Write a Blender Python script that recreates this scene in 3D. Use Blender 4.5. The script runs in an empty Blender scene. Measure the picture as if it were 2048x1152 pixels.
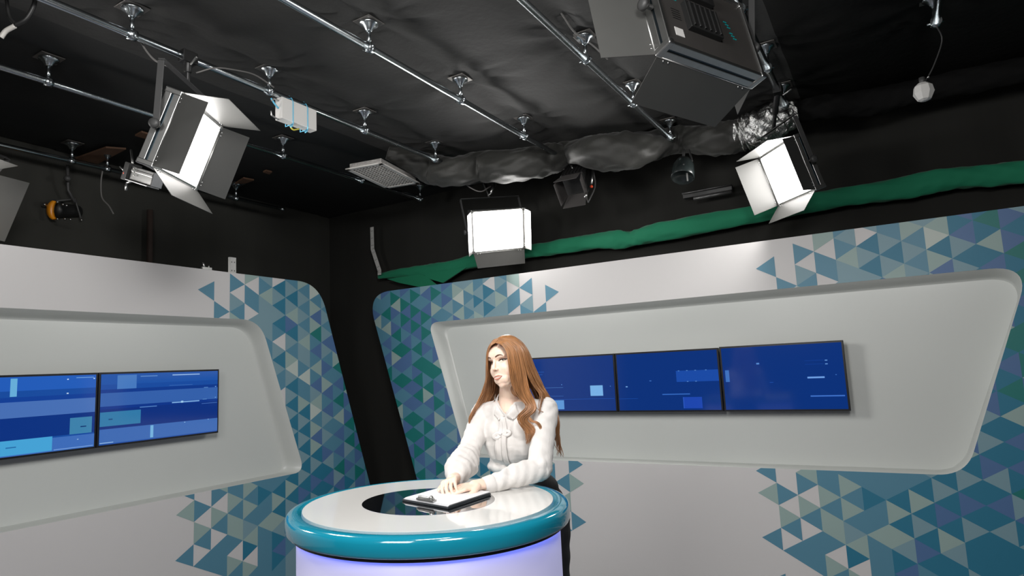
import bpy, math, random
import numpy as np
from mathutils import Matrix, Vector
random.seed(7); RNG = np.random.RandomState(7)
S = bpy.context.scene; COL = S.collection
A = np.array
# ------------------------------------------------------------------ camera
F_PX, ROLL, PITCH, YA, YB, YP = 1252.3, -.0469651, .1263946, .506136, 1.041432, .5457035
IW, IH = 2048, 1152
CAM = A([0., 0., 1.6])
_cp, _sp = math.cos(PITCH), math.sin(PITCH)
_f = A([0, _cp, _sp]); _u0 = A([0, -_sp, _cp]); _r0 = A([1., 0, 0])
_c, _s = math.cos(ROLL), math.sin(ROLL)
_r = _c*_r0 + _s*_u0; _u = -_s*_r0 + _c*_u0
cam_d = bpy.data.cameras.new('camera'); cam = bpy.data.objects.new('camera', cam_d); COL.objects.link(cam)
cam.matrix_world = Matrix(((_r[0], _u[0], -_f[0], CAM[0]), (_r[1], _u[1], -_f[1], CAM[1]), (_r[2], _u[2], -_f[2], CAM[2]), (0, 0, 0, 1)))
cam_d.sensor_width = 36; cam_d.lens = F_PX/IW*36; cam_d.clip_start = .05
S.camera = cam
# world, exposure
w = bpy.data.worlds.new('studio_dark'); S.world = w; w.use_nodes = True
w.node_tree.nodes['Background'].inputs[0].default_value = (.5, .55, .6, 1)
w.node_tree.nodes['Background'].inputs[1].default_value = .02
S.view_settings.view_transform = 'Standard'; S.view_settings.look = 'None'
S.view_settings.exposure = 0; S.view_settings.gamma = 1; S.view_settings.use_curve_mapping = False
# geometry of the place, measured
def ray(x, y): return _f + (x-IW/2)/F_PX*_r - (y-IH/2)/F_PX*_u
def onplane(x, y, P, n):
    d = ray(x, y); return CAM + d*(((A(P)-CAM)@n)/(d@n))
def onz(x, y, z):
    d = ray(x, y); return CAM + d*((z-CAM[2])/d[2])
def V(x, y, Y):
    d = ray(x, y); return CAM + d*(Y/d[1])
UP = A([0, 0, 1.])
DA = A([math.sin(YA), math.cos(YA), 0]); DB = A([-math.sin(YB), math.cos(YB), 0]); DP = A([math.sin(YP), math.cos(YP), 0])
NA = A([DA[1], -DA[0], 0]); NB = A([-DB[1], DB[0], 0]) * 1.0
NB = A([-DB[1], DB[0], 0]); NB = NB if NB@(CAM-A([-1.606, 7.064, 0])) > 0 else -NB
NPP = A([DP[1], -DP[0], 0])
CO = A([-1.606, 7.064, 0.])
def at_pipe(perp, along, z): return NPP*perp + DP*along + UP*z
# ------------------------------------------------------------------ unseen lights added outside the frame to brighten the woman and walls
def area(name, loc, target, size, power, col=(1, .985, .965), sy=None):
    l = bpy.data.lights.new(name, 'AREA'); l.energy = power; l.color = col; l.size = size
    if sy: l.shape = 'RECTANGLE'; l.size_y = sy
    o = bpy.data.objects.new(name, l); COL.objects.link(o); o.location = loc
    o.rotation_euler = (Vector(target)-Vector(loc)).to_track_quat('-Z', 'Y').to_euler()
    return o
area('added_key_light', (-1.5, .1, 2.7), (0.0, 3.0, 1.4), 1.0, 43, sy=.8)
area('added_front_light', (.4, -.5, 3.2), (-.2, 5.0, .2), .9, 72, sy=.7)
area('added_wall_light', (-.4, 1.2, 3.2), (-2.5, 5.0, 1.6), .9, 44, sy=.5)
PANEL_W = 18.0
# ------------------------------------------------------------------ materials
def srgb(r, g, b):
    f = lambda c: (c/255/12.92) if c/255 <= .04045 else ((c/255+.055)/1.055)**2.4
    return (f(r), f(g), f(b))
MATS = {}
def mat(name, col, rough=.5, metal=0, emit=None, es=1, spec=None, coat=0, noise=None, bump=None, sheen=0, sub=0, alpha=None, trans=0):
    if name in MATS: return MATS[name]
    m = bpy.data.materials.new(name); m.use_nodes = True; nt = m.node_tree; b = nt.nodes['Principled BSDF']
    b.inputs['Base Color'].default_value = (*col, 1); b.inputs['Roughness'].default_value = rough; b.inputs['Metallic'].default_value = metal
    if emit: b.inputs['Emission Color'].default_value = (*emit, 1); b.inputs['Emission Strength'].default_value = es
    if spec is not None: b.inputs['Specular IOR Level'].default_value = spec
    if coat: b.inputs['Coat Weight'].default_value = coat; b.inputs['Coat Roughness'].default_value = .03
    if sheen: b.inputs['Sheen Weight'].default_value = sheen
    if sub: b.inputs['Subsurface Weight'].default_value = sub; b.inputs['Subsurface Radius'].default_value = (.012, .005, .003); b.inputs['Subsurface Scale'].default_value = 1
    if trans: b.inputs['Transmission Weight'].default_value = trans
    if noise or bump:
        tc = nt.nodes.new('ShaderNodeTexCoord')
    if noise:   # (scale, amount, stretch)
        mp = nt.nodes.new('ShaderNodeMapping'); mp.inputs['Scale'].default_value = noise[2] if len(noise) > 2 else (1, 1, 1)
        n = nt.nodes.new('ShaderNodeTexNoise'); n.inputs['Scale'].default_value = noise[0]; n.inputs['Detail'].default_value = 5
        nt.links.new(tc.outputs['Object'], mp.inputs['Vector']); nt.links.new(mp.outputs['Vector'], n.inputs['Vector'])
        mx = nt.nodes.new('ShaderNodeMix'); mx.data_type = 'RGBA'
        a = noise[1]
        mx.inputs[6].default_value = (*[c*(1-a) for c in col], 1); mx.inputs[7].default_value = (*[min(1, c*(1+a)) for c in col], 1)
        nt.links.new(n.outputs['Fac'], mx.inputs[0]); nt.links.new(mx.outputs[2], b.inputs['Base Color'])
    if bump:    # (scale, strength, distance, stretch)
        mp2 = nt.nodes.new('ShaderNodeMapping'); mp2.inputs['Scale'].default_value = bump[3] if len(bump) > 3 else (1, 1, 1)
        n2 = nt.nodes.new('ShaderNodeTexNoise'); n2.inputs['Scale'].default_value = bump[0]; n2.inputs['Detail'].default_value = 6
        nt.links.new(tc.outputs['Object'], mp2.inputs['Vector']); nt.links.new(mp2.outputs['Vector'], n2.inputs['Vector'])
        bp = nt.nodes.new('ShaderNodeBump'); bp.inputs['Strength'].default_value = bump[1]; bp.inputs['Distance'].default_value = bump[2]
        nt.links.new(n2.outputs['Fac'], bp.inputs['Height']); nt.links.new(bp.outputs['Normal'], b.inputs['Normal'])
    MATS[name] = m; return m
M_white = mat('set_white_paint', (.62, .605, .60), .55, noise=(1.2, .02), bump=(60, .05, .001))
M_recess = mat('recess_white_gloss', (.59, .61, .585), .35, noise=(1.2, .02))
M_ply = mat('plywood_edge', (.32, .22, .13), .7, noise=(8, .3))
M_ceil = mat('black_ceiling_fabric', (.0105, .0105, .0092), .75, sheen=.05, noise=(5, .25), bump=(22, .35, .008))
M_velvet_shade = mat('black_velvet_ceiling_shaded', (.0085, .0085, .0078), .85, bump=(18, .3, .01), spec=.2)  # right-hand ceiling cloth; its darker tone also paints in the lack of light
M_tile = mat('black_painted_ceiling', (.010, .011, .011), .8, bump=(30, .2, .004))
M_wall = mat('black_wall_cloth', (.019, .019, .017), .9, noise=(1.5, .2, (3, 3, .3)), bump=(3, .15, .02, (3, 3, .1)), spec=.2)
M_floor = mat('grey_studio_floor', (.16, .16, .17), .45, noise=(3, .15))
M_duct = mat('black_duct_cloth', (.025, .025, .022), .6, sheen=.12, bump=(9, .6, .015))
M_steel = mat('chrome_pipe_steel', (.50, .54, .56), .25, 1, noise=(30, .12))
M_alu = mat('brushed_aluminium', (.45, .45, .44), .35, 1, noise=(40, .1, (1, 1, .1)))
M_alud = mat('aluminium_groove', (.05, .07, .085), .4, 1)
M_blk = mat('black_plastic', (.012, .012, .012), .45)
M_door = mat('barn_door_black', (.066, .066, .063), .42, 0, noise=(6, .1))
M_back = mat('light_back_plate', (.035, .032, .03), .6, noise=(12, .2))
M_led = mat('led_diffuser', (.9, .9, .9), .5, emit=(1, .965, .93), es=9)
M_green = mat('green_cloth', (.003, .175, .085), .85, sheen=.1, bump=(25, .4, .004))
M_tvf = mat('screen_frame_black', (.008, .008, .01), .3)
M_teal = mat('teal_gloss_laminate', (.008, .235, .345), .12, coat=.6)
M_top = mat('white_gloss_top', (.78, .77, .745), .08, coat=.4)
M_blkglass = mat('black_glass_inlay', (.004, .005, .007), .02, spec=.9, coat=1)
M_deskb = mat('backlit_desk_panel', (.5, .47, .5), .4, emit=srgb(166, 168, 226), es=.38)
M_blueled = mat('blue_led_strip', (.1, .1, .5), .5, emit=(.05, .12, 1), es=6)
M_foil = mat('crinkled_foil', (.85, .85, .84), .32, 1, bump=(35, 1, .02))
M_brown = mat('brown_board', (.16, .085, .05), .7, noise=(8, .2))
M_perf = mat('white_galvanised_steel', (.55, .55, .53), .5, .2, noise=(20, .1))
M_hole = mat('punched_hole_dark', (.02, .02, .02), .8)
M_vent = mat('vent_white_metal', (.6, .58, .55), .5, noise=(10, .1))
M_ventb = mat('vent_filter_brown', (.09, .055, .035), .8)
M_twine = mat('blue_twine', (.12, .45, .65), .7)
M_yel = mat('yellow_wire', (.45, .4, .05), .6)
M_orange = mat('amber_gel', (.75, .27, .01), .35, noise=(14, .3))
M_box = mat('white_casing', (.6, .59, .57), .5)
M_red = mat('red_plastic', (.6, .05, .01), .4)
M_cyan = mat('cyan_print', (.0, .3, .32), .5)
M_cable = mat('grey_cable', (.05, .05, .05), .5)
M_paper = mat('white_paper', (.8, .8, .82), .7)
M_board = mat('dark_clipboard', (.03, .035, .04), .3)
M_skin = mat('fair_skin', srgb(246, 216, 196), .45, sub=.15, noise=(25, .03))
M_lip = mat('rose_lips', srgb(206, 138, 122), .35)
M_teeth = mat('teeth', (.6, .55, .5), .3)
M_brow = mat('brown_eyebrow', srgb(98, 66, 50), .7)
M_lash = mat('dark_eyelash', (.02, .012, .01), .6)
M_eye = mat('eye_white', (.38, .36, .34), .2)
M_iris = mat('brown_iris', (.018, .010, .007), .3)
M_blouse = mat('white_blouse_cloth', (.73, .70, .675), .7, sheen=.1, bump=(32, .5, .006, (1, 1, .5)))
M_trou = mat('black_trousers_cloth', (.008, .008, .009), .75)
M_shoe = mat('black_shoe_leather', (.01, .01, .01), .3)
M_button = mat('pearl_button', (.7, .66, .62), .2)
M_hair = mat('auburn_hair', srgb(160, 112, 72), .38, noise=(60, .75, (1, 1, .12)), spec=.6)
M_shadow = mat('eyelid_makeup', srgb(205, 165, 145), .5)
# ------------------------------------------------------------------ mesh helpers
class MB:
    def __init__(s): s.v = []; s.f = []; s.m = []; s.sm = []
    def add(s, v, f, mi=0, smooth=False):
        k = len(s.v); s.v += [tuple(map(float, p)) for p in v]
        for q in f: s.f.append([i+k for i in q]); s.m.append(mi); s.sm.append(smooth)
        return s
    def poly(s, pts, mi=0): return s.add(pts, [list(range(len(pts)))], mi)
    def box(s, c, size, ax=None, mi=0):
        X, Y, Z = ax if ax is not None else (A([1., 0, 0]), A([0, 1., 0]), UP)
        c = A(c, float); hx, hy, hz = A(size)/2
        v = [c+X*i*hx+Y*j*hy+Z*k*hz for k in (-1, 1) for j in (-1, 1) for i in (-1, 1)]
        return s.add(v, [(0, 2, 3, 1), (4, 5, 7, 6), (0, 1, 5, 4), (2, 6, 7, 3), (0, 4, 6, 2), (1, 3, 7, 5)], mi)
    def prism(s, pts, vec, mi=0):
        n = len(pts); p = [A(q) for q in pts]; vec = A(vec)
        s.add(p+[q+vec for q in p], [list(range(n))[::-1], list(range(n, 2*n))]+[(i, (i+1) % n, n+(i+1) % n, n+i) for i in range(n)], mi); return s
    def tube(s, pts, r, sides=10, mi=0, cap=True, flat=1.0, ref=None, smooth=True):
        pts = [A(p, float) for p in pts]; n = len(pts)
        rr = [r]*n if np.isscalar(r) else list(r)
        k = len(s.v); prev = None
        for i, p in enumerate(pts):
            t = pts[min(i+1, n-1)]-pts[max(i-1, 0)]; t = t/(np.linalg.norm(t)+1e-12)
            if prev is None:
                g = A(ref, float) if ref is not None else (UP if abs(t[2]) < .9 else A([1., 0, 0]))
            else: g = prev
            a = g-t*(g@t); a /= np.linalg.norm(a)+1e-12; b = np.cross(t, a); prev = a
            for j in range(sides):
                th = 2*math.pi*j/sides
                s.v.append(tuple(p+rr[i]*(a*math.cos(th)+b*math.sin(th)*flat)))
        for i in range(n-1):
            for j in range(sides):
                j2 = (j+1) % sides
                s.f.append([k+i*sides+j, k+i*sides+j2, k+(i+1)*sides+j2, k+(i+1)*sides+j]); s.m.append(mi); s.sm.append(smooth)
        if cap:
            s.f.append([k+j for j in range(sides)][::-1]); s.m.append(mi); s.sm.append(False)
            s.f.append([k+(n-1)*sides+j for j in range(sides)]); s.m.append(mi); s.sm.append(False)
        return s
    def sph(s, c, r, n=12, mi=0, ax=None):
        X, Y, Z = ax if ax is not None else (A([1., 0, 0]), A([0, 1., 0]), UP)
        r = A([r, r, r] if np.isscalar(r) else r, float); c = A(c, float); k = len(s.v); m = max(6, n//2+1)
        s.v.append(tuple(c+Z*r[2]))
        for i in range(1, m):
            ph = math.pi*i/m
            for j in range(n):
                th = 2*math.pi*j/n
                s.v.append(tuple(c+X*r[0]*math.sin(ph)*math.cos(th)+Y*r[1]*math.sin(ph)*math.sin(th)+Z*r[2]*math.cos(ph)))
        s.v.append(tuple(c-Z*r[2])); e = len(s.v)-1
        def ad(q): s.f.append(q); s.m.append(mi); s.sm.append(True)
        for j in range(n):
            j2 = (j+1) % n
            ad([k, k+1+j, k+1+j2]); ad([e, k+1+(m-2)*n+j2, k+1+(m-2)*n+j])
            for i in range(m-2): ad([k+1+i*n+j, k+1+(i+1)*n+j, k+1+(i+1)*n+j2, k+1+i*n+j2])
        return s
    def cap(s, p0, r0, p1, r1, n=16, mi=0):   # tapered capsule
        p0 = A(p0, float); p1 = A(p1, float); L = np.linalg.norm(p1-p0); t = (p1-p0)/max(L, 1e-9)
        pts = []; rs = []
        for i in range(5): a = math.pi/2*(i+.15)/5; pts.append(p0-t*r0*math.cos(a)); rs.append(r0*math.sin(a))
        pts += [p0, p1]; rs += [r0, r1]
        for i in range(5)[::-1]: a = math.pi/2*(i+.15)/5; pts.append(p1+t*r1*math.cos(a)); rs.append(r1*math.sin(a))
        return s.tube(pts, rs, n, mi)
    def build(s, name, mats, parent=None, bevel=0, weld=False):
        me = bpy.data.meshes.new(name); M = parent.get('_m') if False else None
        v = A(s.v)
        if parent is not None:
            Mi = np.linalg.inv(WM[root_of(parent)]); v = v@Mi[:3, :3].T+Mi[:3, 3]
        me.from_pydata([tuple(p) for p in v], [], s.f)
        if not isinstance(mats, (list, tuple)): mats = [mats]
        for q in mats: me.materials.append(q)
        me.polygons.foreach_set('material_index', s.m); me.polygons.foreach_set('use_smooth', s.sm)
        me.update()
        o = bpy.data.objects.new(name, me); COL.objects.link(o)
        if parent is not None: o.parent = parent; PAR[o] = parent
        else: WM[o] = np.eye(4)
        if bevel:
            b = o.modifiers.new('bevel', 'BEVEL'); b.width = bevel; b.segments = 2; b.limit_method = 'ANGLE'; b.angle_limit = math.radians(40)
        return o
WM = {}; PAR = {}
def root_of(o):
    while o in PAR: o = PAR[o]
    return o
def empty(name, loc, label, cat, group=None, rot=None):
    o = bpy.data.objects.new(name, None); COL.objects.link(o); o.empty_display_size = .1
    m = np.eye(4); m[:3, 3] = loc
    if rot is not None: m[:3, :3] = rot
    o.matrix_world = Matrix(m.tolist()); WM[o] = m
    tag(o, label, cat, group); return o
def tag(o, label=None, cat=None, group=None, kind=None):
    if label: o['label'] = label
    if cat: o['category'] = cat
    if group: o['group'] = group
    if kind: o['kind'] = kind
    return o
def lathe_frame(o, ax, prof, n=24):   # points and faces of a lathe about axis ax through o; prof = [(dist along, radius)]
    ax = A(ax)/np.linalg.norm(ax); g = UP if abs(ax[2]) < .9 else A([1., 0, 0]); a = np.cross(ax, g); a /= np.linalg.norm(a); b = np.cross(ax, a)
    v = []; f = []
    for (h, r) in prof:
        for j in range(n): th = 2*math.pi*j/n; v.append(A(o)+ax*h+r*(a*math.cos(th)+b*math.sin(th)))
    for i in range(len(prof)-1):
        for j in range(n): f.append((i*n+j, i*n+(j+1) % n, (i+1)*n+(j+1) % n, (i+1)*n+j))
    f.append(tuple(range(n))[::-1]); f.append(tuple(range((len(prof)-1)*n, len(prof)*n)))
    return v, f
def bez(pts, n):   # catmull-rom through points
    P = [A(p, float) for p in pts]; P = [2*P[0]-P[1]]+P+[2*P[-1]-P[-2]]; out = []
    m = len(P)-3
    for k in range(n):
        t = k/(n-1)*m; i = min(int(t), m-1); u = t-i
        a, b, c, d = P[i:i+4]
        out.append(.5*((2*b)+(-a+c)*u+(2*a-5*b+4*c-d)*u*u+(-a+3*b-3*c+d)*u**3))
    return out
# ------------------------------------------------------------------ room shell
def cornerpt(oa, ob):   # point at offset oa from left set plane, ob from right set plane
    M = A([NA[:2], NB[:2]]); r = A([oa+CO[:2]@NA[:2], ob+CO[:2]@NB[:2]]); p = np.linalg.solve(M, r); return A([p[0], p[1], 0])
OL, OR_ = -1.15, -.48; FZ = -.35
K1 = cornerpt(OL, OR_); K2 = cornerpt(8.2, OR_); K3 = cornerpt(8.2, 8.0); K4 = cornerpt(OL, 8.0)
HC = 3.78
def wall(name, p, q, n, m):
    b = MB(); t = .1; b.prism([p+UP*FZ, q+UP*FZ, q+UP*HC, p+UP*HC], -n*t); o = b.build(name, m); tag(o, kind='structure'); return o
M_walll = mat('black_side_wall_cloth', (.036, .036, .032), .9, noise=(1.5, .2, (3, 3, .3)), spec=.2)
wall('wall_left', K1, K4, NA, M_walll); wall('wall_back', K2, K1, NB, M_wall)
wall('wall_right', K3, K2, -NA, M_wall); wall('wall_front', K4, K3, -NB, M_wall)
b = MB(); b.prism([p+UP*FZ for p in (K1, K4, K3, K2)], -UP*.1); tag(b.build('floor', M_floor), kind='structure')
b = MB(); b.prism([A([-.1, 2.75, 0])+1.5*A([math.cos(t), math.sin(t), 0]) for t in np.linspace(0, 2*math.pi, 48, endpoint=False)], UP*FZ); tag(b.build('stage_platform', M_floor), 'low round grey platform under the news desk', 'platform')
# hangers: pipe lines by lateral position, clamp positions
PIPE_Z, CEIL_Z = 3.5, 3.66
pipes = {  # name: (perp, px start pixel hint, end along, hanger clamp pixels)
 'a': (-5.768, -3.0, 4.574, [(146, 321), (215, 338), (472, 397)]),
 'b': (-4.333, -3.0, 5.258, [(98, 162), (571, 310), (720, 362), (837, 399)]),
 'c': (-3.385, -3.0, 5.32, [(269, 66), (545, 180), (733, 260), (875, 318)]),
 'd': (-2.456, -3.0, 5.237, [(739, 95), (921, 200), (1050, 272)]),
 'e': (-1.48, -3.0, 5.19, [(1168, 120), (1266, 208), (1345, 275)]),
 'f': (-.545, -3.0, 5.055, [(1484, 20), (1535, 137), (1570, 210)]),
 'g': (.391, -3.0, 4.308, [(1872, 45)]),
}
def clamp_at(k, px):
    P = onz(px[0], px[1], PIPE_Z); return pipes[k][0], P@DP
HG = {k: [clamp_at(k, p)[1] for p in v[3]] for k, v in pipes.items()}
# ceiling: cloth pinned along the pipe lines, sagging between
def cnoise(x, y, seed=0):
    v = 0
    for i, (fx, fy, ph) in enumerate([(1.3, .7, .3), (.6, 1.7, 1.9), (2.9, 1.1, 4.2), (1.9, 3.7, 2.2), (5.3, 2.1, .7), (3.3, 6.1, 5.1), (9.1, 4.3, 1.1), (6.7, 11.3, 3.3)]):
        v = v+np.sin(x*fx*2+ph+seed)*np.cos(y*fy*2+ph*1.7+seed)/(1+i*.8)
    return v
seams = [-9.5, -8.4, -7.3, -5.768, -4.333, -3.385, -2.456, -1.48, -.545, .391, 1.33, 2.27, 3.2, 4.2, 5.2, 6.3, 7.4]
ps = np.arange(-9.4, 7.3, .06); al = np.arange(-6.5, 9.2, .06)
PG, AG = np.meshgrid(ps, al, indexing='ij')
sag = np.zeros_like(PG)
for a0, a1 in zip(seams[:-1], seams[1:]):
    k = (PG >= a0) & (PG < a1); t = (PG-a0)/(a1-a0)
    amp = .04 if a0 > -3.9 else .01
    sag = np.where(k, amp*np.sin(math.pi*np.clip(t, 0, 1))**.75, sag)
sag = sag+.0028*cnoise(PG*.8, AG*.8)*(PG > -3.9)
for k, v in pipes.items():
    if k in 'ab': continue
    for a in HG[k]:
        dx = PG-v[0]; dy = AG-a; r = np.hypot(dx, dy); th = np.arctan2(dy, dx)
        sag = sag+.016*np.exp(-((r-.22)/.2)**2)*np.sin(9*th+a*7+1.5*np.sin(3*th))
# puckers along the middle seam
for s_ in (-2.456, -1.48, -3.385):
    d = PG-s_; sag = sag+.010*np.exp(-(np.abs(d)/.2))*np.sin(AG*26+3*np.sin(AG*4.1)+d*9)*(.5+.5*np.sin(AG*2.3+s_))
sag = np.maximum(sag, -.02)
ZG = CEIL_Z+.01-sag
XYZ = PG[..., None]*NPP+AG[..., None]*DP; XYZ[..., 2] = ZG
def grid_mesh(mb, G, smooth=True, mi=0):
    a, b = G.shape[:2]; idx = np.arange(a*b).reshape(a, b)
    f = np.stack([idx[:-1, :-1], idx[1:, :-1], idx[1:, 1:], idx[:-1, 1:]], -1).reshape(-1, 4).tolist()
    mb.add(G.reshape(-1, 3).tolist(), f, mi, smooth)
# clip to the room footprint
inside = ((XYZ-CO)@NA > OL-.02) & ((XYZ-CO)@NA < 8.22) & ((XYZ-CO)@NB > OR_-.02) & ((XYZ-CO)@NB < 8.02)
fa, fb = XYZ.shape[:2]; idx = np.arange(fa*fb).reshape(fa, fb)
fq = np.stack([idx[:-1, :-1], idx[1:, :-1], idx[1:, 1:], idx[:-1, 1:]], -1).reshape(-1, 4)
ok = inside.reshape(-1)[fq].all(1); fq = fq[ok]
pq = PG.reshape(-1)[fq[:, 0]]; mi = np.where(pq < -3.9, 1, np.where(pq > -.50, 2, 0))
used = np.unique(fq); rm = -np.ones(fa*fb, int); rm[used] = np.arange(len(used))
mb = MB(); mb.v = [tuple(p) for p in XYZ.reshape(-1, 3)[used].tolist()]; mb.f = rm[fq].tolist(); mb.m = mi.tolist(); mb.sm = [True]*len(fq)
tag(mb.build('ceiling', [M_ceil, M_tile, M_velvet_shade]), kind='structure')
b = MB(); b.prism([K1+UP*HC, K4+UP*HC, K3+UP*HC, K2+UP*HC], UP*.05); tag(b.build('trim_1', M_tile), kind='structure')
# ------------------------------------------------------------------ pipes and hangers
pn = {'a': 'farthest left, nearest the left wall', 'b': 'second from the left, ending by the air vent', 'c': 'third from the left, carrying the left and the middle lit panels', 'd': 'fourth from the left, ending at the small black spotlight', 'e': 'fifth from the left, half behind the large unlit panel', 'f': 'second from the right, carrying the large unlit panel', 'g': 'farthest right, ending above the small white bulb cover'}
for k, (pp, a0, a1, hs) in pipes.items():
    b = MB(); b.tube([at_pipe(pp, a0, PIPE_Z), at_pipe(pp, a1+.02, PIPE_Z)], .021, 14)
    b.tube([at_pipe(pp, a1-.02, PIPE_Z), at_pipe(pp, a1+.025, PIPE_Z)], .023, 14)
    tag(b.build('ceiling_pipe', M_steel), 'chrome ceiling pipe, '+pn[k], 'pipe', 'chrome pipes under the ceiling')
ordw = ['first', 'second', 'third', 'fourth', 'fifth']
hl = {'a': 'on the leftmost ceiling pipe', 'b': 'on the pipe that ends by the air vent', 'c': 'on the pipe carrying the left lit panel', 'd': 'on the pipe that ends at the small black spotlight', 'e': 'on the pipe half hidden by the large unlit panel', 'f': 'on the pipe right of the large unlit panel', 'g': 'on the pipe above the small white bulb cover'}
HROOT = None
def make_hanger(P, ztop):
    t = empty('pipe_hanger', (P[0], P[1], ztop), 'x', 'hanger', 'chrome hangers of the ceiling pipes')
    ax = (DP, NPP, UP)
    MB().box((P[0], P[1], ztop-.004), (.13, .13, .005), ax).build('mounting_plate', M_blk if False else M_steelp, t, bevel=.002)
    b = MB(); b.add(*lathe_frame((P[0], P[1], ztop-.008), -UP, [(0, .055), (.01, .055), (.016, .035), (.045, .02), (.05, .014)], 20), 0, True); b.build('flange', M_steel, t)
    MB().tube([(P[0], P[1], ztop-.05), (P[0], P[1], PIPE_Z+.02)], .0125, 12).build('rod', M_steel, t)
    b = MB(); b.tube([A([P[0], P[1], PIPE_Z])-DP*.024, A([P[0], P[1], PIPE_Z])+DP*.024], .03, 16)
    b.sph((P[0], P[1], PIPE_Z+.02), .021, 12); b.tube([A([P[0], P[1], PIPE_Z])-NPP*.045, A([P[0], P[1], PIPE_Z])+NPP*.04], .009, 8)
    b.build('clamp', M_steel, t)
    return t
M_steelp = mat('dull_plate_steel', (.16, .15, .14), .45, .7)
hspots = []
for k in 'abcdefg':
    for j, a in enumerate(HG[k]): hspots.append((k, j, len(HG[k]), a))
first = None
for (k, j, n, a) in hspots:
    P = at_pipe(pipes[k][0], a, PIPE_Z)
    if first is None: first = make_hanger(P, CEIL_Z); o = first; P0 = P
    else:
        o = first.copy(); COL.objects.link(o); o.location = (P[0], P[1], CEIL_Z)
        for ch in [c for c in PAR if PAR[c] is first]:
            c = ch.copy(); COL.objects.link(c); c.parent = o
    o['label'] = 'chrome hanger '+hl[k]+(', '+('nearest the camera' if j == 0 else 'farthest from the camera' if j == n-1 else ordw[j]+' from the camera') if n > 1 else '')
# ------------------------------------------------------------------ set walls
def szp(s, z, o, n, d): return CO+d*s+n*o+UP*z
def clip(P, a, b, keep_left=True):   # keep the part of polygon P on one side of line a->b
    out = []; n = len(P); s = 1 if keep_left else -1
    side = lambda p: s*((b[0]-a[0])*(p[1]-a[1])-(b[1]-a[1])*(p[0]-a[0]))
    for i in range(n):
        p, q = P[i], P[(i+1) % n]; sp, sq = side(p), side(q)
        if sp >= 0: out.append(p)
        if (sp > 0 and sq < 0) or (sp < 0 and sq > 0):
            t = sp/(sp-sq); out.append((p[0]+t*(q[0]-p[0]), p[1]+t*(q[1]-p[1])))
    return out
def parea(P): return .5*sum(P[i][0]*P[(i+1) % len(P)][1]-P[(i+1) % len(P)][0]*P[i][1] for i in range(len(P)))
def ccw(P): return P if parea(P) > 0 else P[::-1]
def minus_hole(P, H):
    outs = []; cur = P
    for i in range(len(H)):
        a, b = H[i], H[(i+1) % len(H)]
        o = clip(cur, a, b, False)
        if len(o) > 2 and abs(parea(o)) > 1e-7: outs.append(o)
        cur = clip(cur, a, b, True)
        if len(cur) < 3: break
    return outs
def inter(P, H):
    for i in range(len(H)):
        P = clip(P, H[i], H[(i+1) % len(H)], True)
        if len(P) < 3: return []
    return P
def rounded(pts, radii, seg=10):
    out = []; n = len(pts)
    for i in range(n):
        p0, p, p1 = A(pts[i-1], float), A(pts[i], float), A(pts[(i+1) % n], float)
        r = radii[i]
        if r == 0: out.append(tuple(p)); continue
        a = (p0-p)/np.linalg.norm(p0-p); b = (p1-p)/np.linalg.norm(p1-p)
        s0 = p+a*r; s1 = p+b*r
        for k in range(seg+1):
            t = k/seg; q = (1-t)**2*s0+2*t*(1-t)*p+t*t*s1; out.append(tuple(q))
    return out
def inset(P, d):   # offset a ccw convex polygon inward, vertex by vertex
    n = len(P); out = []
    for i in range(n):
        p0, p, p1 = A(P[i-1]), A(P[i]), A(P[(i+1) % n])
        e0 = p-p0; e1 = p1-p
        t = e0/(np.linalg.norm(e0)+1e-9)+e1/(np.linalg.norm(e1)+1e-9); t /= np.linalg.norm(t)+1e-9
        out.append(tuple(p+A([-t[1], t[0]])*d))
    return out
# the printed triangle design, strips by column, letters by half-row (shared by both set walls)
D = {-15: (7, 'b.b...b...b'), -14: (26, 'b'), -13: (24, 'b'), -12: (27, 'b.gba..'), -11: (29, 'aa.bb.g'), -10: (29, 'bgbaggggbb'),
 -9: (29, 'g.cgcgcb.gcgbb'), -8: (30, 'gbbgcgadcgbapgcgcgcgcbgbcacgcdcbg'), -7: (29, 'gabgbgbgaggbpbbacgcgcgcgcdcagcc'),
 -6: (30, 'cgapbadaebdbabdgapbadacgcdcgccb'), -5: (30, 'ddbdgbgbgdgbdbadbdgbgbdgcdcgccc'), -4: (30, 'bbebabdcbddaebdbebabdbdbegdcgcc'),
 -3: (30, 'ggdbdebebdbeebeadbdebegbdbcgcc'), -2: (30, 'bbebededbebedededbebededbedde'), -1: (29, 'dbededbdeddbedbdbedebdeedbde'),
 0: (29, 'beadbdebeadbedbeabgdbedbagbde'), 1: (30, 'bdbbebabdbdbebdbaebdbedbgbdeb'), 2: (30, 'bgbbdabbdebdbabdebdbebdabdbed')}
D2 = {-14: (5, 'b.ab.b.'), -13: (7, 'ab.ab.bbb'), -12: (8, 'bbbabaab.ab'), -11: (8, 'bbabaabgac.ab'[0:11]), -10: (8, 'bbbcbbabbbbb'), -9: (8, 'bbbcacagcdcb')}
D2[-11] = (8, 'bbabab' + 'gac.a')
CELL = {}
for dd in (D, D2):
    for k, (m0, st) in dd.items():
        for i, ch in enumerate(st): CELL[(k, m0-i)] = ch
for (m, ch) in ((7, 'b'), (5, 'a'), (1, 'b'), (-3, 'b')): CELL[(-15, m)] = ch
for m in (6, 4, 3, 2, 0): CELL.pop((-15, m), None)
def cell(k, m):
    if k <= -16: return '.'
    if (k, m) in CELL: return CELL[(k, m)]
    if k <= -9: return '.' if k < -12 or m > 8 or k < -13 else 'b'
    return random.Random(k*97+m).choice('bbbdegb' if k > -4 else 'bgcbg')
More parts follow.
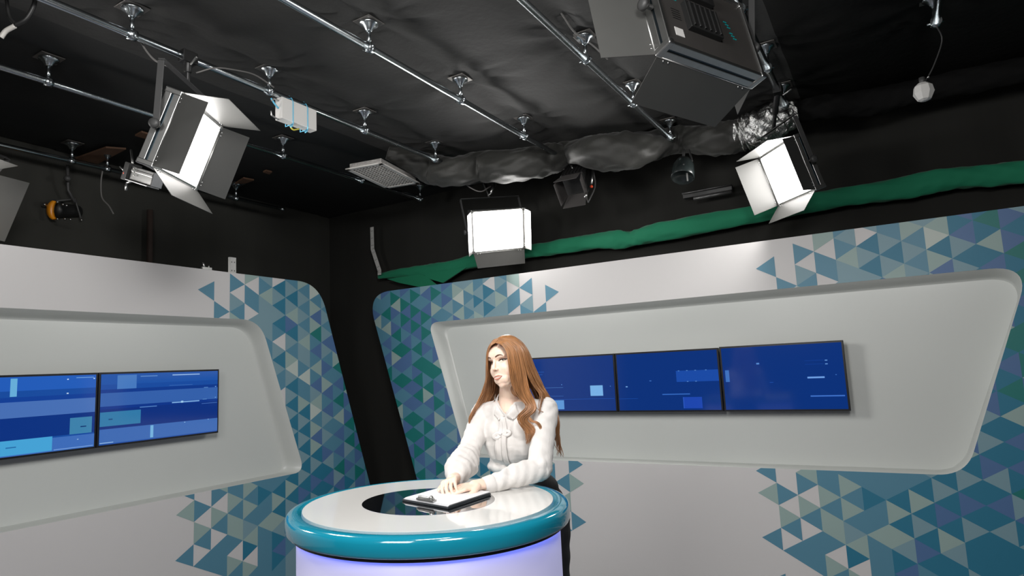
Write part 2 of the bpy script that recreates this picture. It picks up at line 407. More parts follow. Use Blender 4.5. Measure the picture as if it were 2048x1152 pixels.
PAL = {'p': srgb(196, 206, 199), 'a': srgb(156, 180, 176), 'g': srgb(128, 162, 174), 'b': srgb(88, 142, 166), 'c': srgb(40, 122, 152), 'd': srgb(74, 106, 150), 'e': srgb(20, 112, 108)}
M_tri = {k: mat('print_'+{'p': 'pale', 'a': 'sage', 'g': 'haze', 'b': 'sky', 'c': 'teal', 'd': 'indigo', 'e': 'green'}[k], tuple(x*(1.08 if k in 'de' else .88) for x in c), .5) for k, c in PAL.items()}
letters = list(PAL)
def set_wall(name, n, d, outline, hole, sgn, lattices, label):
    # lattices: list of (s_lo, s_hi, s0, w, z0, h, strip->design strip fn, m shift)
    O = ccw(outline); H = ccw(hole)
    root = empty(name, szp(sum(p[0] for p in O)/len(O), 0, -.03, n, d), label, 'set wall')
    to = lambda p, o: szp(p[0], p[1], o, n, d)
    fr = MB()
    for q in minus_hole(O, H): fr.poly([to(p, 0) for p in q], 0)
    k = len(O)
    for i in range(k):
        a, c = O[i], O[(i+1) % k]; fr.poly([to(a, 0), to(c, 0), to(c, -.045), to(a, -.045)], 1)
    fr.build('front_panel', [M_white, M_ply], root)
    rec = MB(); loops = []
    hs = [p[0] for p in H]; hz = [p[1] for p in H]; sm_, zm_ = (min(hs)+max(hs))/2, (min(hz)+max(hz))/2
    rings = [(0, 0), (.04, -.003), (.5, -.075), (.62, -.10), (.75, -.122), (.88, -.135), (1, -.14)]
    def mv(p, t):
        x = (p[0]-sm_)/((max(hs)-min(hs))/2); z = (p[1]-zm_)/((max(hz)-min(hz))/2)
        near = max(0, x)   # the side towards the room corner slopes, the others stand square
        ds = -.115*t*min(1, near*1.0)**6; dz_ = -.062*t if z > .0 else .012*t
        k = min(1, abs(z)*1.4)**3
        return (p[0]+ds+(.012*t if x < -.8 else 0), p[1]+dz_*k)
    for (t_, off) in rings: loops.append([to(mv(p, t_), off) for p in H])
    m = len(H); v = [p for L in loops for p in L]; f = []
    for a in range(len(rings)-1):
        for i in range(m): f.append((a*m+i, a*m+(i+1) % m, (a+1)*m+(i+1) % m, (a+1)*m+i))
    rec.add(v, f, 0, True); rec.add(loops[-1], [tuple(range(m))], 0, False)
    rec.build('recess', M_recess, root)
    tr = MB()
    smin = min(p[0] for p in O); smax = max(p[0] for p in O)
    for (lo, hi, s0, w_, z0, h, fn, ms) in lattices:
        i0 = int(math.floor((min(lo, hi)-s0)/w_))-3; i1 = i0+int(abs(hi-lo)/abs(w_))+8
        if w_ < 0: i0 = int(math.floor((max(lo, hi)-s0)/w_))-3; i1 = i0+int(abs(hi-lo)/abs(w_))+8
        for i in range(i0, i1):
            sa, sb = s0+w_*i, s0+w_*(i+1)
            for m_ in range(-4, 36):
                ch = cell(fn(i), m_+ms)
                if ch == '.': continue
                if s0 < -4 and i >= 8 and ch == 'b': ch = 'c'
                z = z0+h/2*m_
                if (m_-i) % 2 == 0: T = [(sa, z), (sb, z-h/2), (sb, z+h/2)]
                else: T = [(sb, z), (sa, z-h/2), (sa, z+h/2)]
                T = ccw(T); T = inter(T, O)
                if not T: continue
                T = inter(T, [(lo, -9), (hi, -9), (hi, 9), (lo, 9)])
                if not T or abs(parea(T)) < 1e-6: continue
                for q in minus_hole(T, H): tr.poly([to(p, .0015) for p in q], letters.index(ch))
    tr.build('triangle_print', [M_tri[k] for k in letters], root)
    return root
L_out = rounded([(-7.2, 2.552), (-.778, 2.552), (.174, FZ+.02), (-7.2, FZ+.02)], [0, .28, 0, 0], 14)
L_hole = rounded([(-6.4, 2.13), (-1.50, 2.143), (-.985, .70), (-6.4, .752)], [.12, .20, .13, .12], 10)
set_wall('left_set_wall', NA, DA, L_out, L_hole, 1, [(-7.3, .2, .0054, .1523, .15, .171, lambda i: i, 0)],
 'white studio set wall on the left with a recessed two screen panel and blue triangle print at its right end')
R_out = rounded([(-.864, FZ+.02), (.056, 2.512), (-8.4, 2.512), (-8.4, FZ+.02)], [0, .34, 0, 0], 14)
R_hole = rounded([(-1.235, .735), (-.81, 2.115), (-5.84, 2.115), (-5.34, .735)], [.12, .13, .22, .17], 10)
z0A = 2.421-.1645*12
set_wall('right_set_wall', NB, DB, R_out, R_hole, -1, [
  (-1.40, .2, -.43, -.1412, z0A, .1645, lambda i: -1-i, 4),
  (-3.2, -1.40, -1.519, -.142, 2.288-.1665*11, .1665, lambda i: -9-i, 4),
  (-8.5, -3.2, -4.134, -.1435, .629-.1665*3, .1665, lambda i: i-14 if i < 17 else 2-(i % 5), 0)],
 'white studio set wall on the right with a recessed three screen panel and blue green triangle print at both ends')
# ------------------------------------------------------------------ screens
def srect(o, n, d, s0, s1, z0, z1): return [szp(s0, z0, o, n, d), szp(s1, z0, o, n, d), szp(s1, z1, o, n, d), szp(s0, z1, o, n, d)]
SC = {}
def smat(r, g, b_, e=.95):
    k = (r, g, b_)
    if k not in SC: SC[k] = mat('screen_%d_%d_%d' % k, (.004, .006, .012), .09, emit=srgb(r, g, b_), es=e, spec=.6)
    return SC[k]
def screen(n, d, s0, s1, z0, z1, base, gfx, label, group):
    root = empty('wall_screen', szp((s0+s1)/2, z0, -.05, n, d), label, 'screen', group)
    b = MB(); dd = d if s1 > s0 else -d
    s_lo, s_hi = min(s0, s1), max(s0, s1)
    b.box(szp((s0+s1)/2, (z0+z1)/2, -.035, n, d), (s_hi-s_lo, .05, z1-z0), (d, n, UP)); b.build('housing', M_tvf, root, bevel=.003)
    bz = .014; sc = MB(); mats = [base]; mid = {}
    sc.poly(srect(-.0085, n, d, s_lo+bz, s_hi-bz, z0+bz, z1-bz), 0)
    for q, (u0, v0, u1, v1, c) in enumerate(gfx):   # u left to right as seen, v top down, 0..1
        if c not in mid: mid[c] = len(mats); mats.append(smat(*c))
        L = (s_hi-s_lo-2*bz)
        if d is DB or (n is NB): a0, a1 = s_hi-bz-L*u0, s_hi-bz-L*u1
        else: a0, a1 = s_lo+bz+L*u0, s_lo+bz+L*u1
        Hh = z1-z0-2*bz
        sc.poly(srect(-.0085+.0004*(q+1), n, d, a0, a1, z1-bz-Hh*v1, z1-bz-Hh*v0), mid[c])
    sc.build('display', mats, root)
    MB().box(szp((s0+s1)/2, (z0+z1)/2, -.10, n, d), (.4, .08, .3), (d, n, UP)).build('wall_mount', M_blk, root)
    return root
B1 = (22, 74, 158); B2 = (14, 58, 140)
gL1 = [(0, 0, 1, .18, (34, 92, 186)), (0, .32, 1, .52, (72, 112, 182)), (0, .52, 1, .80, (8, 48, 128)), (0, .26, 1, .32, (16, 62, 150)), (0, .82, 1, 1, (62, 108, 186)),
 (0, .80, .72, .985, (70, 164, 216)), (.83, .58, .98, .80, (62, 130, 172)), (.45, .02, .49, .25, (104, 176, 220)), (.80, .045, .81, .06, (200, 225, 250)), (.98, .045, .99, .06, (190, 220, 250)), (.33, .24, .34, .255, (200, 225, 250)), (.80, .235, .812, .25, (200, 225, 250)),
 (.10, .06, .3, .07, (90, 140, 210)), (.86, .03, .98, .04, (110, 160, 220)), (.90, .7, .94, .715, (14, 50, 110)), (.44, .88, .5, .895, (40, 110, 170)), (.88, .87, .89, .88, (150, 190, 230)), (.73, .975, .99, .985, (120, 160, 220))]
gL2 = [(0, 0, 1, .15, (26, 82, 166)), (0, .22, 1, .27, (14, 56, 138)), (0, .27, 1, .46, (52, 96, 170)), (0, .46, 1, .50, (12, 52, 136)), (0, .50, 1, .78, (10, 46, 124)), (0, .78, 1, .985, (58, 104, 178)),
 (.12, .02, .27, .22, (70, 122, 192)), (0, .54, .31, .74, (48, 122, 168)), (.57, .035, .82, .05, (150, 186, 232)), (.30, .04, .44, .052, (96, 142, 206)), (.57, .465, .82, .482, (128, 176, 228)), (.65, .455, .67, .485, (160, 205, 240)), (.30, .50, .44, .512, (84, 132, 200)),
 (.39, .79, .415, .97, (116, 178, 224)), (.85, .45, .89, .46, (90, 140, 200)), (.97, .43, .98, .445, (110, 160, 220)), (.97, .25, .98, .265, (110, 160, 220)), (.86, .26, .90, .27, (90, 140, 200)), (.84, .52, .99, .528, (70, 112, 186)), (.68, .79, .69, .80, (150, 190, 230)), (.90, .78, .91, .79, (140, 180, 230)), (.06, .635, .09, .655, (24, 80, 130)), (0, .965, .1, .975, (150, 190, 235)), (.54, .20, .75, .21, (54, 100, 176))]
zT, zB = 1.704, 1.170
gp = 'screens of the left set wall'
screen(NA, DA, -2.879, -1.91, zB, zT, smat(*B1), gL2, 'blue wall screen at the right end of the left recess', gp)
screen(NA, DA, -3.86, -2.885, zB, zT, smat(*B1), gL1, 'blue wall screen cut by the left picture edge, with pale cyan block', gp)
R1 = (6, 48, 122)
gR1 = [(.25, .80, .42, .97, (92, 150, 214)), (.73, .54, .87, .73, (120, 178, 232)), (0, .25, .2, .26, (30, 84, 170)), (0, .30, .18, .31, (30, 84, 170)), (.2, .56, .42, .565, (80, 130, 200)), (.2, .72, .42, .725, (60, 110, 190)), (.30, .78, .99, .788, (24, 76, 166)), (.4, .5, .41, .515, (90, 140, 210)), (.95, .555, .96, .565, (90, 140, 210))]
gR2 = [(.60, .33, 1, .52, (24, 74, 166)), (.45, .72, .72, .737, (52, 106, 194)), (.08, .57, .1, .59, (110, 160, 220)), (.33, .48, .35, .495, (60, 110, 190)), (.62, .325, .635, .338, (80, 130, 200)), (.70, .325, .715, .338, (80, 130, 200)), (.78, .325, .795, .338, (80, 130, 200)), (.88, .325, .895, .338, (80, 130, 200)), (.70, .51, .715, .523, (80, 130, 200)), (.78, .51, .795, .523, (80, 130, 200)), (0, .79, .2, .797, (22, 74, 164)), (.65, .78, .66, .97, (40, 86, 190)), (.66, .78, .83, .97, (28, 70, 176))]
gR3 = [(.02, .36, .055, .55, (58, 112, 190)), (.30, .26, .325, .285, (86, 138, 210)), (.71, .505, .845, .53, (112, 162, 232)), (.72, .79, .985, .81, (62, 112, 200)), (.86, .255, .88, .27, (96, 146, 214)), (.86, .31, .88, .325, (96, 146, 214)), (.70, .255, .85, .26, (20, 66, 156)), (.70, .312, .85, .317, (20, 66, 156)), (.93, .48, .94, .49, (70, 120, 200)), (.4, .57, .43, .58, (30, 80, 170))]
gp = 'screens of the right set wall'
screen(NB, DB, -2.876, -1.975, zB-.002, 1.683, smat(*R1), gR1, 'blue wall screen partly behind the woman\'s hair', gp)
screen(NB, DB, -3.782, -2.882, zB-.002, 1.683, smat(*R1), gR2, 'blue wall screen in the middle of the three on the right set wall', gp)
screen(NB, DB, -4.694, -3.790, zB-.002, 1.689, smat(*R1), gR3, 'blue wall screen at the right end of the right recess', gp)
# ------------------------------------------------------------------ LED panel lights
def ortho(n, X):
    n = A(n, float); n /= np.linalg.norm(n); X = A(X, float); X -= n*(X@n); X /= np.linalg.norm(X); return np.c_[X, np.cross(n, X), n]
def led_panel(c, n, X, doors, label, on=True, s=1.0, clamp=None, power=PANEL_W, yoke=True, doorm=None):
    R_ = ortho(n, X); root = empty('led_panel_light', c, label, 'studio light', 'barn door panel lights', rot=R_)
    T = lambda p: A(c)+R_@(A(p, float)*s)
    ax = (R_[:, 0], R_[:, 1], R_[:, 2])
    W_, H_, D_ = .6, .44, .085
    fr = MB()
    for sg in (-1, 1):   # extruded rails with a dark groove
        fr.box(T((0, sg*(H_/2-.008), -.018)), A((W_-.03, .018, .036))*s, ax, 0); fr.box(T((0, sg*(H_/2-.008), -.067)), A((W_-.03, .018, .036))*s, ax, 0)
        fr.box(T((0, sg*(H_/2-.012), -.0425)), A((W_-.03, .016, .014))*s, ax, 1)
        fr.box(T((sg*(W_/2-.008), 0, -.018)), A((.018, H_-.03, .036))*s, ax, 0); fr.box(T((sg*(W_/2-.008), 0, -.067)), A((.018, H_-.03, .036))*s, ax, 0)
        fr.box(T((sg*(W_/2-.012), 0, -.0425)), A((.016, H_-.03, .014))*s, ax, 1)
    fr.build('frame', [M_alu, M_alud], root, bevel=.003)
    for i, (a, b_) in enumerate(((-1, -1), (1, -1), (1, 1), (-1, 1))):
        MB().box(T((a*(W_/2-.012), b_*(H_/2-.012), -.0425)), A((.032, .032, .094))*s, ax).build('corner_bracket', M_alu, root, bevel=.006)
    bk = MB(); bk.box(T((0, 0, -.07)), A((W_-.03, H_-.03, .012))*s, ax); bk.build('back_plate', M_back, root)
    el = MB(); el.box(T((.05, -.02, -.088)), A((.20, .15, .03))*s, ax)
    for i in range(6): el.box(T((-.03+.032*i, -.02, -.106)), A((.012, .13, .012))*s, ax)
    el.box(T((.02, .13, -.085)), A((.16, .06, .03))*s, ax); el.build('power_unit', M_blk, root, bevel=.003)
    kn = MB()
    for i in range(5): kn.add(*lathe_frame(T((-.03+.025*i, .14, -.10)), -R_[:, 2], [(0, .008*s), (.014*s, .007*s)], 10))
    kn.build('knobs', M_alu, root)
    MB().box(T((.21, -.13, -.077)), A((.05, .045, .002))*s, ax).build('sticker', M_box, root)
    for (x, y) in ((.2, .09), (-.13, .05), (-.15, -.01)) if not on else ():
        cy = MB()
        for q in range(3): cy.box(T((x-.008*q, y-.014*q, -.077)), A((.02, .006, .002))*s, ax)
        cy.build('printed_mark', M_cyan, root)
    cy = MB()
    for q in range(5): cy.box(T((.2, .0-.013*q, -.077)), A((.05, .003, .0015))*s, ax)
    cy.build('cooling_slots', M_blk, root)
    dm = M_led if on else M_box
    lip = .018
    df = MB(); df.box(T((0, 0, -.012)), A((W_-2*lip, H_-2*lip, .008))*s, ax); df.build('diffuser', dm, root)
    if on:
        l = bpy.data.lights.new('panel_glow', 'AREA'); l.shape = 'RECTANGLE'; l.size = (W_-.04)*s; l.size_y = (H_-.04)*s; l.energy = power; l.color = (1, .98, .955)
        lo = bpy.data.objects.new('panel_glow', l); COL.objects.link(lo); lo.parent = root; l.spread = math.radians(155)
        lo.matrix_local = Matrix.Rotation(math.pi, 4, 'X')@Matrix.Identity(4); lo.location = (0, 0, -.006*s)
    for side, L, th, a, b_ in doors:
        th = math.radians(th)
        if side in 'RL':
            o = A([1., 0, 0])*(1 if side == 'R' else -1); e = A([0, 1., 0]); m_ = o*W_/2; hl_ = H_/2-.006
        else:
            o = A([0, 1., 0])*(1 if side == 'T' else -1); e = A([1., 0, 0]); m_ = o*H_/2; hl_ = W_/2-.006
        q = m_+L*(o*math.cos(th)+A([0, 0, 1])*math.sin(th)); nn = np.cross(e, q-m_); nn /= np.linalg.norm(nn)
        h0 = m_+A([0, 0, .002])
        pts = [T(h0+e*hl_), T(q+e*a), T(q-e*b_), T(h0-e*hl_)]
        d_ = MB(); d_.prism([p-R_@nn*.0012 for p in pts], R_@nn*.0024); dobj = d_.build('barn_door', doorm or M_door, root)
        hg = MB()
        for t in (-.85, -.75, .75, .85): hg.sph(T(h0+e*hl_*t+(q-m_)*.05), .0055*s, 8)
        hg.tube([T(h0-e*hl_), T(h0+e*hl_)], .0035*s, 8); hg.build('hinge', M_alu, dobj)
    if yoke:
        C_ = T((0, 0, -.045)); x = R_[:, 0]; top = A(clamp, float)
        hw = (W_/2+.035)*s; up_ = top-C_; upd = up_-x*(up_@x); L_ = min(np.linalg.norm(upd)-.06, .36*s); upd = upd/np.linalg.norm(upd)
        yk = MB()
        pl = np.cross(x, upd)
        for sg in (-1, 1):
            yk.box(C_+x*sg*hw+upd*(L_/2-.01), (.006, .034*s, L_), (x, pl, upd))
        yk.box(C_+upd*L_, (hw*2, .034*s, .006), (x, pl, upd)); yk.build('yoke', M_blk2, root, bevel=.001)
        for sg in (-1, 1):
            kb = MB(); kb.add(*lathe_frame(C_+x*sg*(hw-.03*s), x*sg, [(0, .012*s), (.04*s, .012*s), (.04*s, .028*s), (.06*s, .026*s), (.064*s, .01*s)], 16), 0, True)
            kb.build('tilt_knob', M_blk2, root)
        cl = MB(); P0_ = C_+upd*L_
        cl.tube([P0_, P0_+(top-P0_)*.5], .014, 12, 0); cl.tube([P0_+(top-P0_)*.4, top], .022, 12, 0)
        cl.box(top, (.09, .06, .07), (DP, NPP, UP), 0); cl.tube([top+NPP*.03-UP*.05, top+NPP*.09-UP*.02], .008, 8, 1)
        cl.build('pipe_clamp', [M_blk, M_alu], root, bevel=.004)
    return root
M_blk2 = mat('dark_grey_bracket', (.05, .05, .05), .5)
cp1 = onz(382, 113, PIPE_Z)
led_panel((-1.853, 3.539, 2.988), (.922, .118, -.368), (-.097, .992, .074), [('R', .24, 23, .249, .200), ('L', .278, 53.8, .183, .221), ('T', .209, 69.4, .384, .196), ('B', .178, 52.5, .304, .275)],
 'large lit panel light with four open barn doors, hanging at the upper left', clamp=at_pipe(-3.385, cp1@DP, PIPE_Z), power=PANEL_W)
led_panel(tuple(CAM+(A([2.205, 4.817, 3.027])-CAM)*.955), (-.95, -.025, -.312), (.045, -.997, -.058), [('L', .204, 80, .215, .22), ('B', .181, 53, .307, .273), ('R', .224, 50, .207, .193), ('T', .2, 80, .29, .29)],
 'lit panel light with barn doors at the right, beside the crinkled foil', s=.955, clamp=at_pipe(-.545, 4.72, PIPE_Z), power=PANEL_W)
led_panel((-.105, 6.06, 2.95), (.436, -.852, -.29), (.9, .418, .124), [('L', .2, 56, .185, .22), ('R', .2, 97, .19, .21), ('B', .163, 28.6, .258, .286), ('T', .14, 88, .26, .28)],
 'lit panel light facing the camera above the gap between the set walls', s=.95, clamp=at_pipe(-3.385, 5.10, PIPE_Z), power=PANEL_W)
led_panel((.897, 2.718, 3.081), (-.504, .828, -.245), (-.86, -.508, .052), [('B', .235, 71.5, .272, .263), ('R', .24, 25, .22, .22), ('L', .2, 60, .22, .22), ('T', .2, 60, .27, .27)],
 'large panel light seen from behind at the top, with a dark back and silver frame', on=False, clamp=at_pipe(-.545, 2.82, PIPE_Z))
# light cut by the left picture edge
R_ = ortho((.922, .118, -.368), (-.097, .992, .074)); n_, X_, Y_ = R_[:, 2], R_[:, 0], R_[:, 1]
tgt = (V(57, 381, 4.25)+V(8, 476, 4.25))/2
q = X_*.3+.24*(X_*math.cos(math.radians(35))+n_*math.sin(math.radians(35)))
cE = tgt-q
led_panel(cE, n_, X_, [('R', .24, 35, .235, .205), ('L', .24, 50, .2, .2), ('T', .2, 60, .28, .28), ('B', .2, 60, .28, .28)],
 'panel light cut by the left picture edge, only its right door in view', clamp=at_pipe(-5.0 if False else -4.333, (cE@DP), PIPE_Z), power=PANEL_W)
# ------------------------------------------------------------------ desk
DC = A([-.366, 2.528, 0]); DZ = 1.10
th0 = math.radians(142); e1 = A([math.cos(th0), math.sin(th0), 0]); e2 = A([-math.sin(th0), math.cos(th0), 0])
def ell(a, b_, z, n=96): return [DC+e1*a*math.cos(2*math.pi*i/n)+e2*b_*math.sin(2*math.pi*i/n)+UP*z for i in range(n)]
def rings(mb, L, mi=0, smooth=True, close=True):
    n = len(L[0]); v = [p for q in L for p in q]; f = []
    for a in range(len(L)-1):
        for i in range(n): f.append((a*n+i, a*n+(i+1) % n, (a+1)*n+(i+1) % n, (a+1)*n+i))
    mb.add(v, f, mi, smooth)
desk = empty('news_desk', DC, 'round news desk with white top, teal rim and glowing lavender base', 'desk')
WA, WB = .505, .452; OA, OB = .566, .512
b = MB(); prof = [(WA-.002, WB-.002, DZ-.004), (WA, WB, DZ), (OA-.022, OB-.022, DZ-.002), (OA-.010, OB-.010, DZ-.006), (OA-.003, OB-.003, DZ-.013), (OA, OB, DZ-.024), (OA, OB, DZ-.058), (OA-.004, OB-.004, DZ-.066), (OA-.012, OB-.012, DZ-.07), (WA-.04, WB-.04, DZ-.07)]
rings(b, [ell(*p) for p in prof]); b.build('rim', M_teal, desk)
b = MB(); rings(b, [ell(.276, .235, DZ+.001), ell(WA-.001, WB-.001, DZ+.001), ell(WA, WB, DZ-.02)], smooth=False); b.build('desktop', M_top, desk)
b = MB(); b.poly(ell(.2765, .2355, DZ+.0015)); b.build('glass_inlay', M_blkglass, desk)
b = MB(); rings(b, [ell(OA-.02, OB-.02, DZ-.07), ell(OA-.022, OB-.022, DZ-.082), ell(OA-.06, OB-.06, DZ-.082)], smooth=False); b.build('underside_band', M_blk, desk)
b = MB(); rings(b, [ell(OA-.040, OB-.040, 0.01), ell(OA-.040, OB-.040, DZ-.09), ell(OA-.047, OB-.047, DZ-.083), ell(.1, .1, DZ-.083)], smooth=True); b.build('base_panel', M_deskb, desk)
b = MB(); rings(b, [ell(OA-.024, OB-.024, DZ-.0825), ell(OA-.035, OB-.035, DZ-.0835), ell(OA-.035, OB-.035, DZ-.0826)], smooth=False); b.build('led_strip', M_blueled, desk)
b = MB(); rings(b, [ell(OA-.05, OB-.05, 0), ell(OA-.05, OB-.05, .03)], smooth=False); b.build('plinth', M_blk, desk)
# clipboard
cb = [onz(804, 996, DZ+.014), onz(896, 1012, DZ+.014), onz(982, 984, DZ+.014)]; cb.append(cb[0]+cb[2]-cb[1])
cbc = sum(cb)/4
clipb = empty('clipboard', (cbc[0], cbc[1], DZ), 'dark clipboard with white sheets on the news desk', 'clipboard')
b = MB(); b.prism([p-UP*.012 for p in cb], UP*.008); b.build('board', M_board, clipb, bevel=.002)
b = MB()
for k in range(4):
    sc_ = .965-.004*k; b.prism([cbc+(p-cbc)*sc_+UP*(-.004+.0017*k)+(A([.002, -.001, 0])*k) for p in cb], UP*.0013)
b.build('paper_sheets', M_paper, clipb)
dAB = (cb[1]-cb[0])/np.linalg.norm(cb[1]-cb[0]); dBC = (cb[2]-cb[1])/np.linalg.norm(cb[2]-cb[1]); mid = (cb[0]+cb[1])/2+dBC*.012+UP*.006
b = MB(); b.box(mid, (.10, .022, .006), (dAB, dBC, UP)); b.tube([mid-dAB*.045+UP*.006, mid+dAB*.045+UP*.006], .005, 10); b.sph(mid+dAB*.03+UP*.009, .009, 10); b.build('metal_clip', M_alu, clipb, bevel=.001)
#P0#
# ------------------------------------------------------------------ woman
def blob(mb, voxel, smooth=4, fn=None):
    me = bpy.data.meshes.new('tmp'); me.from_pydata(mb.v, [], mb.f); me.update()
    o = bpy.data.objects.new('tmp', me); COL.objects.link(o)
    r = o.modifiers.new('r', 'REMESH'); r.mode = 'VOXEL'; r.voxel_size = voxel
    if smooth:
        q = o.modifiers.new('s', 'SMOOTH'); q.factor = .5; q.iterations = smooth
    dg = bpy.context.evaluated_depsgraph_get(); dg.update()
    e = o.evaluated_get(dg); m2 = bpy.data.meshes.new_from_object(e)
    n = len(m2.vertices); v = np.empty(n*3); m2.vertices.foreach_get('co', v); v = v.reshape(-1, 3)
    nr = np.empty(n*3); m2.vertices.foreach_get('normal', nr); nr = nr.reshape(-1, 3)
    f = [tuple(p.vertices) for p in m2.polygons]
    bpy.data.objects.remove(o); bpy.data.meshes.remove(me); bpy.data.meshes.remove(m2)
    if fn: v = fn(v, nr)
    out = MB(); out.v = [tuple(p) for p in v.tolist()]; out.f = f; out.m = [0]*len(f); out.sm = [True]*len(f)
    return out
HC_ = V(1012, 727, 2.86)
Fd = A([-.60, -.79, -.06]); Fd /= np.linalg.norm(Fd)
Ud = UP-Fd*(UP@Fd); Ud /= np.linalg.norm(Ud); Ld = np.cross(Ud, Fd)
rl = math.radians(9); Ud, Ld = Ud*math.cos(rl)-Ld*math.sin(rl), Ld*math.cos(rl)+Ud*math.sin(rl)
def Hd(f, l, u): return HC_+Fd*f+Ld*l+Ud*u
NBp = V(1020, 800, 2.93); RSp = V(966, 824, 3.0); LSp = V(1092, 818, 2.88)
REp = V(938, 905, 2.88); RWp = V(910, 961, 2.69); LEp = V(1080, 940, 2.74); LWp = V(978, 971, 2.64)
Wp = V(1035, 940, 3.02); Pp = V(1062, 1015, 3.05)
latT = (LSp-RSp)/np.linalg.norm(LSp-RSp); frT = np.cross(latT, UP)*1.0; frT = frT if frT[1] < 0 else -frT; frT[2] = 0; frT /= np.linalg.norm(frT)
latP = A([.97, -.24, 0]); frP = A([-.24, -.97, 0])
per = empty('person', (Pp[0], Pp[1], 0), 'woman with long wavy auburn hair in a white blouse leaning on the news desk', 'person')
hb = MB(); hax = (Fd, Ld, Ud)
hb.sph(Hd(-.022, 0, .035), (.092, .073, .082), 24, ax=hax)          # skull
hb.sph(Hd(.018, 0, -.018), (.062, .060, .086), 24, ax=hax)           # face mass
hb.sph(Hd(.036, 0, .045), (.050, .056, .050), 20, ax=hax)            # forehead
for s_ in (-1, 1):
    hb.cap(Hd(-.005, s_*.046, -.040), .024, Hd(.040, s_*.014, -.080), .021, 18)
    hb.sph(Hd(.034, s_*.032, -.028), (.034, .028, .036), 18, ax=hax)
    hb.cap(Hd(.072, s_*.012, .031), .0085, Hd(.060, s_*.042, .033), .009, 10)
    hb.sph(Hd(.083, s_*.0100, -.021), (.009, .0060, .0060), 10, ax=hax)
    hb.sph(Hd(-.012, s_*.074, -.005), (.018, .007, .030), 12, ax=hax)   # ear
    hb.sph(Hd(.050, s_*.018, -.062), (.024, .022, .028), 16, ax=hax)
hb.cap(Hd(.074, 0, .024), .0072, Hd(.091, 0, -.012), .0078, 12)      # nose
hb.sph(Hd(.091, 0, -.0165), (.0100, .0085, .0080), 12, ax=hax)
hb.sph(Hd(.062, 0, -.062), (.022, .028, .028), 18, ax=hax)           # mouth mound
hb.sph(Hd(.056, 0, -.088), (.018, .019, .017), 16, ax=hax)           # chin
hb.cap(Hd(-.020, 0, -.05), .050, NBp+UP*.02, .050, 22); hb.cap(NBp+UP*.02, .050, NBp-UP*.05, .060, 22)
# torso, arms, legs (mostly under the clothes), one continuous body
ch = NBp*.45+Wp*.55
hb.cap(NBp-UP*.05, .06, RSp, .042, 20); hb.cap(NBp-UP*.05, .06, LSp, .042, 20)
hb.sph(ch+UP*.05, (.135, .09, .15), 24, ax=(latT, frT, UP)); hb.sph(Wp, (.105, .08, .13), 24, ax=(latP, frP, UP)); hb.sph(Pp, (.155, .10, .12), 24, ax=(latP, frP, UP))
hb.cap(RSp, .040, REp, .034, 18); hb.cap(REp, .033, RWp, .024, 18); hb.cap(LSp, .040, LEp, .034, 18); hb.cap(LEp, .034, LWp, .025, 18)
LH = Pp+latP*.08-UP*.05; RH = Pp-latP*.08-UP*.05
LK = LH+A([.015, -.02, -.36]); RK = RH+A([0, -.04, -.36]); LA = LK+A([.01, .03, -.40]); RA = RK+A([0, .02, -.40])
for a, b_, r0, r1 in ((LH, LK, .085, .052), (RH, RK, .085, .052), (LK, LA, .05, .032), (RK, RA, .05, .032)): hb.cap(a, r0, b_, r1, 20)
for an in (LA, RA): hb.cap(an, .032, A([an[0], an[1], .07]), .03, 12); hb.cap(A([an[0], an[1]+.02, .05]), .03, A([an[0]-.03, an[1]-.14, .035]), .025, 12)
# hands: palm and five bent fingers each
def hand(mb, wrist, palm_dir, up_dir, thumb_side, curls, size=1.0, spread=.02):
    p = A(palm_dir, float); p /= np.linalg.norm(p); u = A(up_dir, float); u -= p*(u@p); u /= np.linalg.norm(u); sd = np.cross(u, p)*thumb_side
    W_ = A(wrist); k = size
    mb.cap(W_, .0235*k, W_+p*.030*k, .023*k, 14)
    for t in (-.024, -.008, .008, .024): mb.cap(W_+p*.02*k+sd*t*.6*k, .013*k, W_+p*.078*k+sd*t*k, .0105*k, 12)
    lens = (.070, .078, .072, .056)
    for i, t in enumerate((.026, .009, -.009, -.026)):
        a0 = W_+p*.078*k+sd*t*1.12*k; L = lens[i]*k; c1, c2, c3 = curls[i]; d = p+sd*(t*1.2*spread/.02)*1.0; d /= np.linalg.norm(d); ang = 0
        pts = [a0]; r = [.0090*k]
        for seg, cu in zip((.45, .30, .25), (c1, c2, c3)):
            ang += math.radians(cu); dd = d*math.cos(ang)-u*math.sin(ang); pts.append(pts[-1]+dd*L*seg); r.append(r[-1]-.0010*k)
        for a, b2, ra, rb in zip(pts[:-1], pts[1:], r[:-1], r[1:]): mb.cap(a, ra, b2, rb, 10)
        NAILS.append((pts[-1]+(pts[-1]-pts[-2])*.25, dd, u))
    t0 = W_+p*.022*k+sd*.020*k; t1 = t0+(p*.6+sd*.62-u*.25)*.036*k; t2 = t1+(p*.85+sd*.25-u*.25)*.030*k; t3 = t2+(p*.95-sd*.05-u*.2)*.022*k
    mb.cap(t0, .0145*k, t1, .0115*k, 10); mb.cap(t1, .0115*k, t2, .0098*k, 10); mb.cap(t2, .0098*k, t3, .0085*k, 10)
NAILS = []
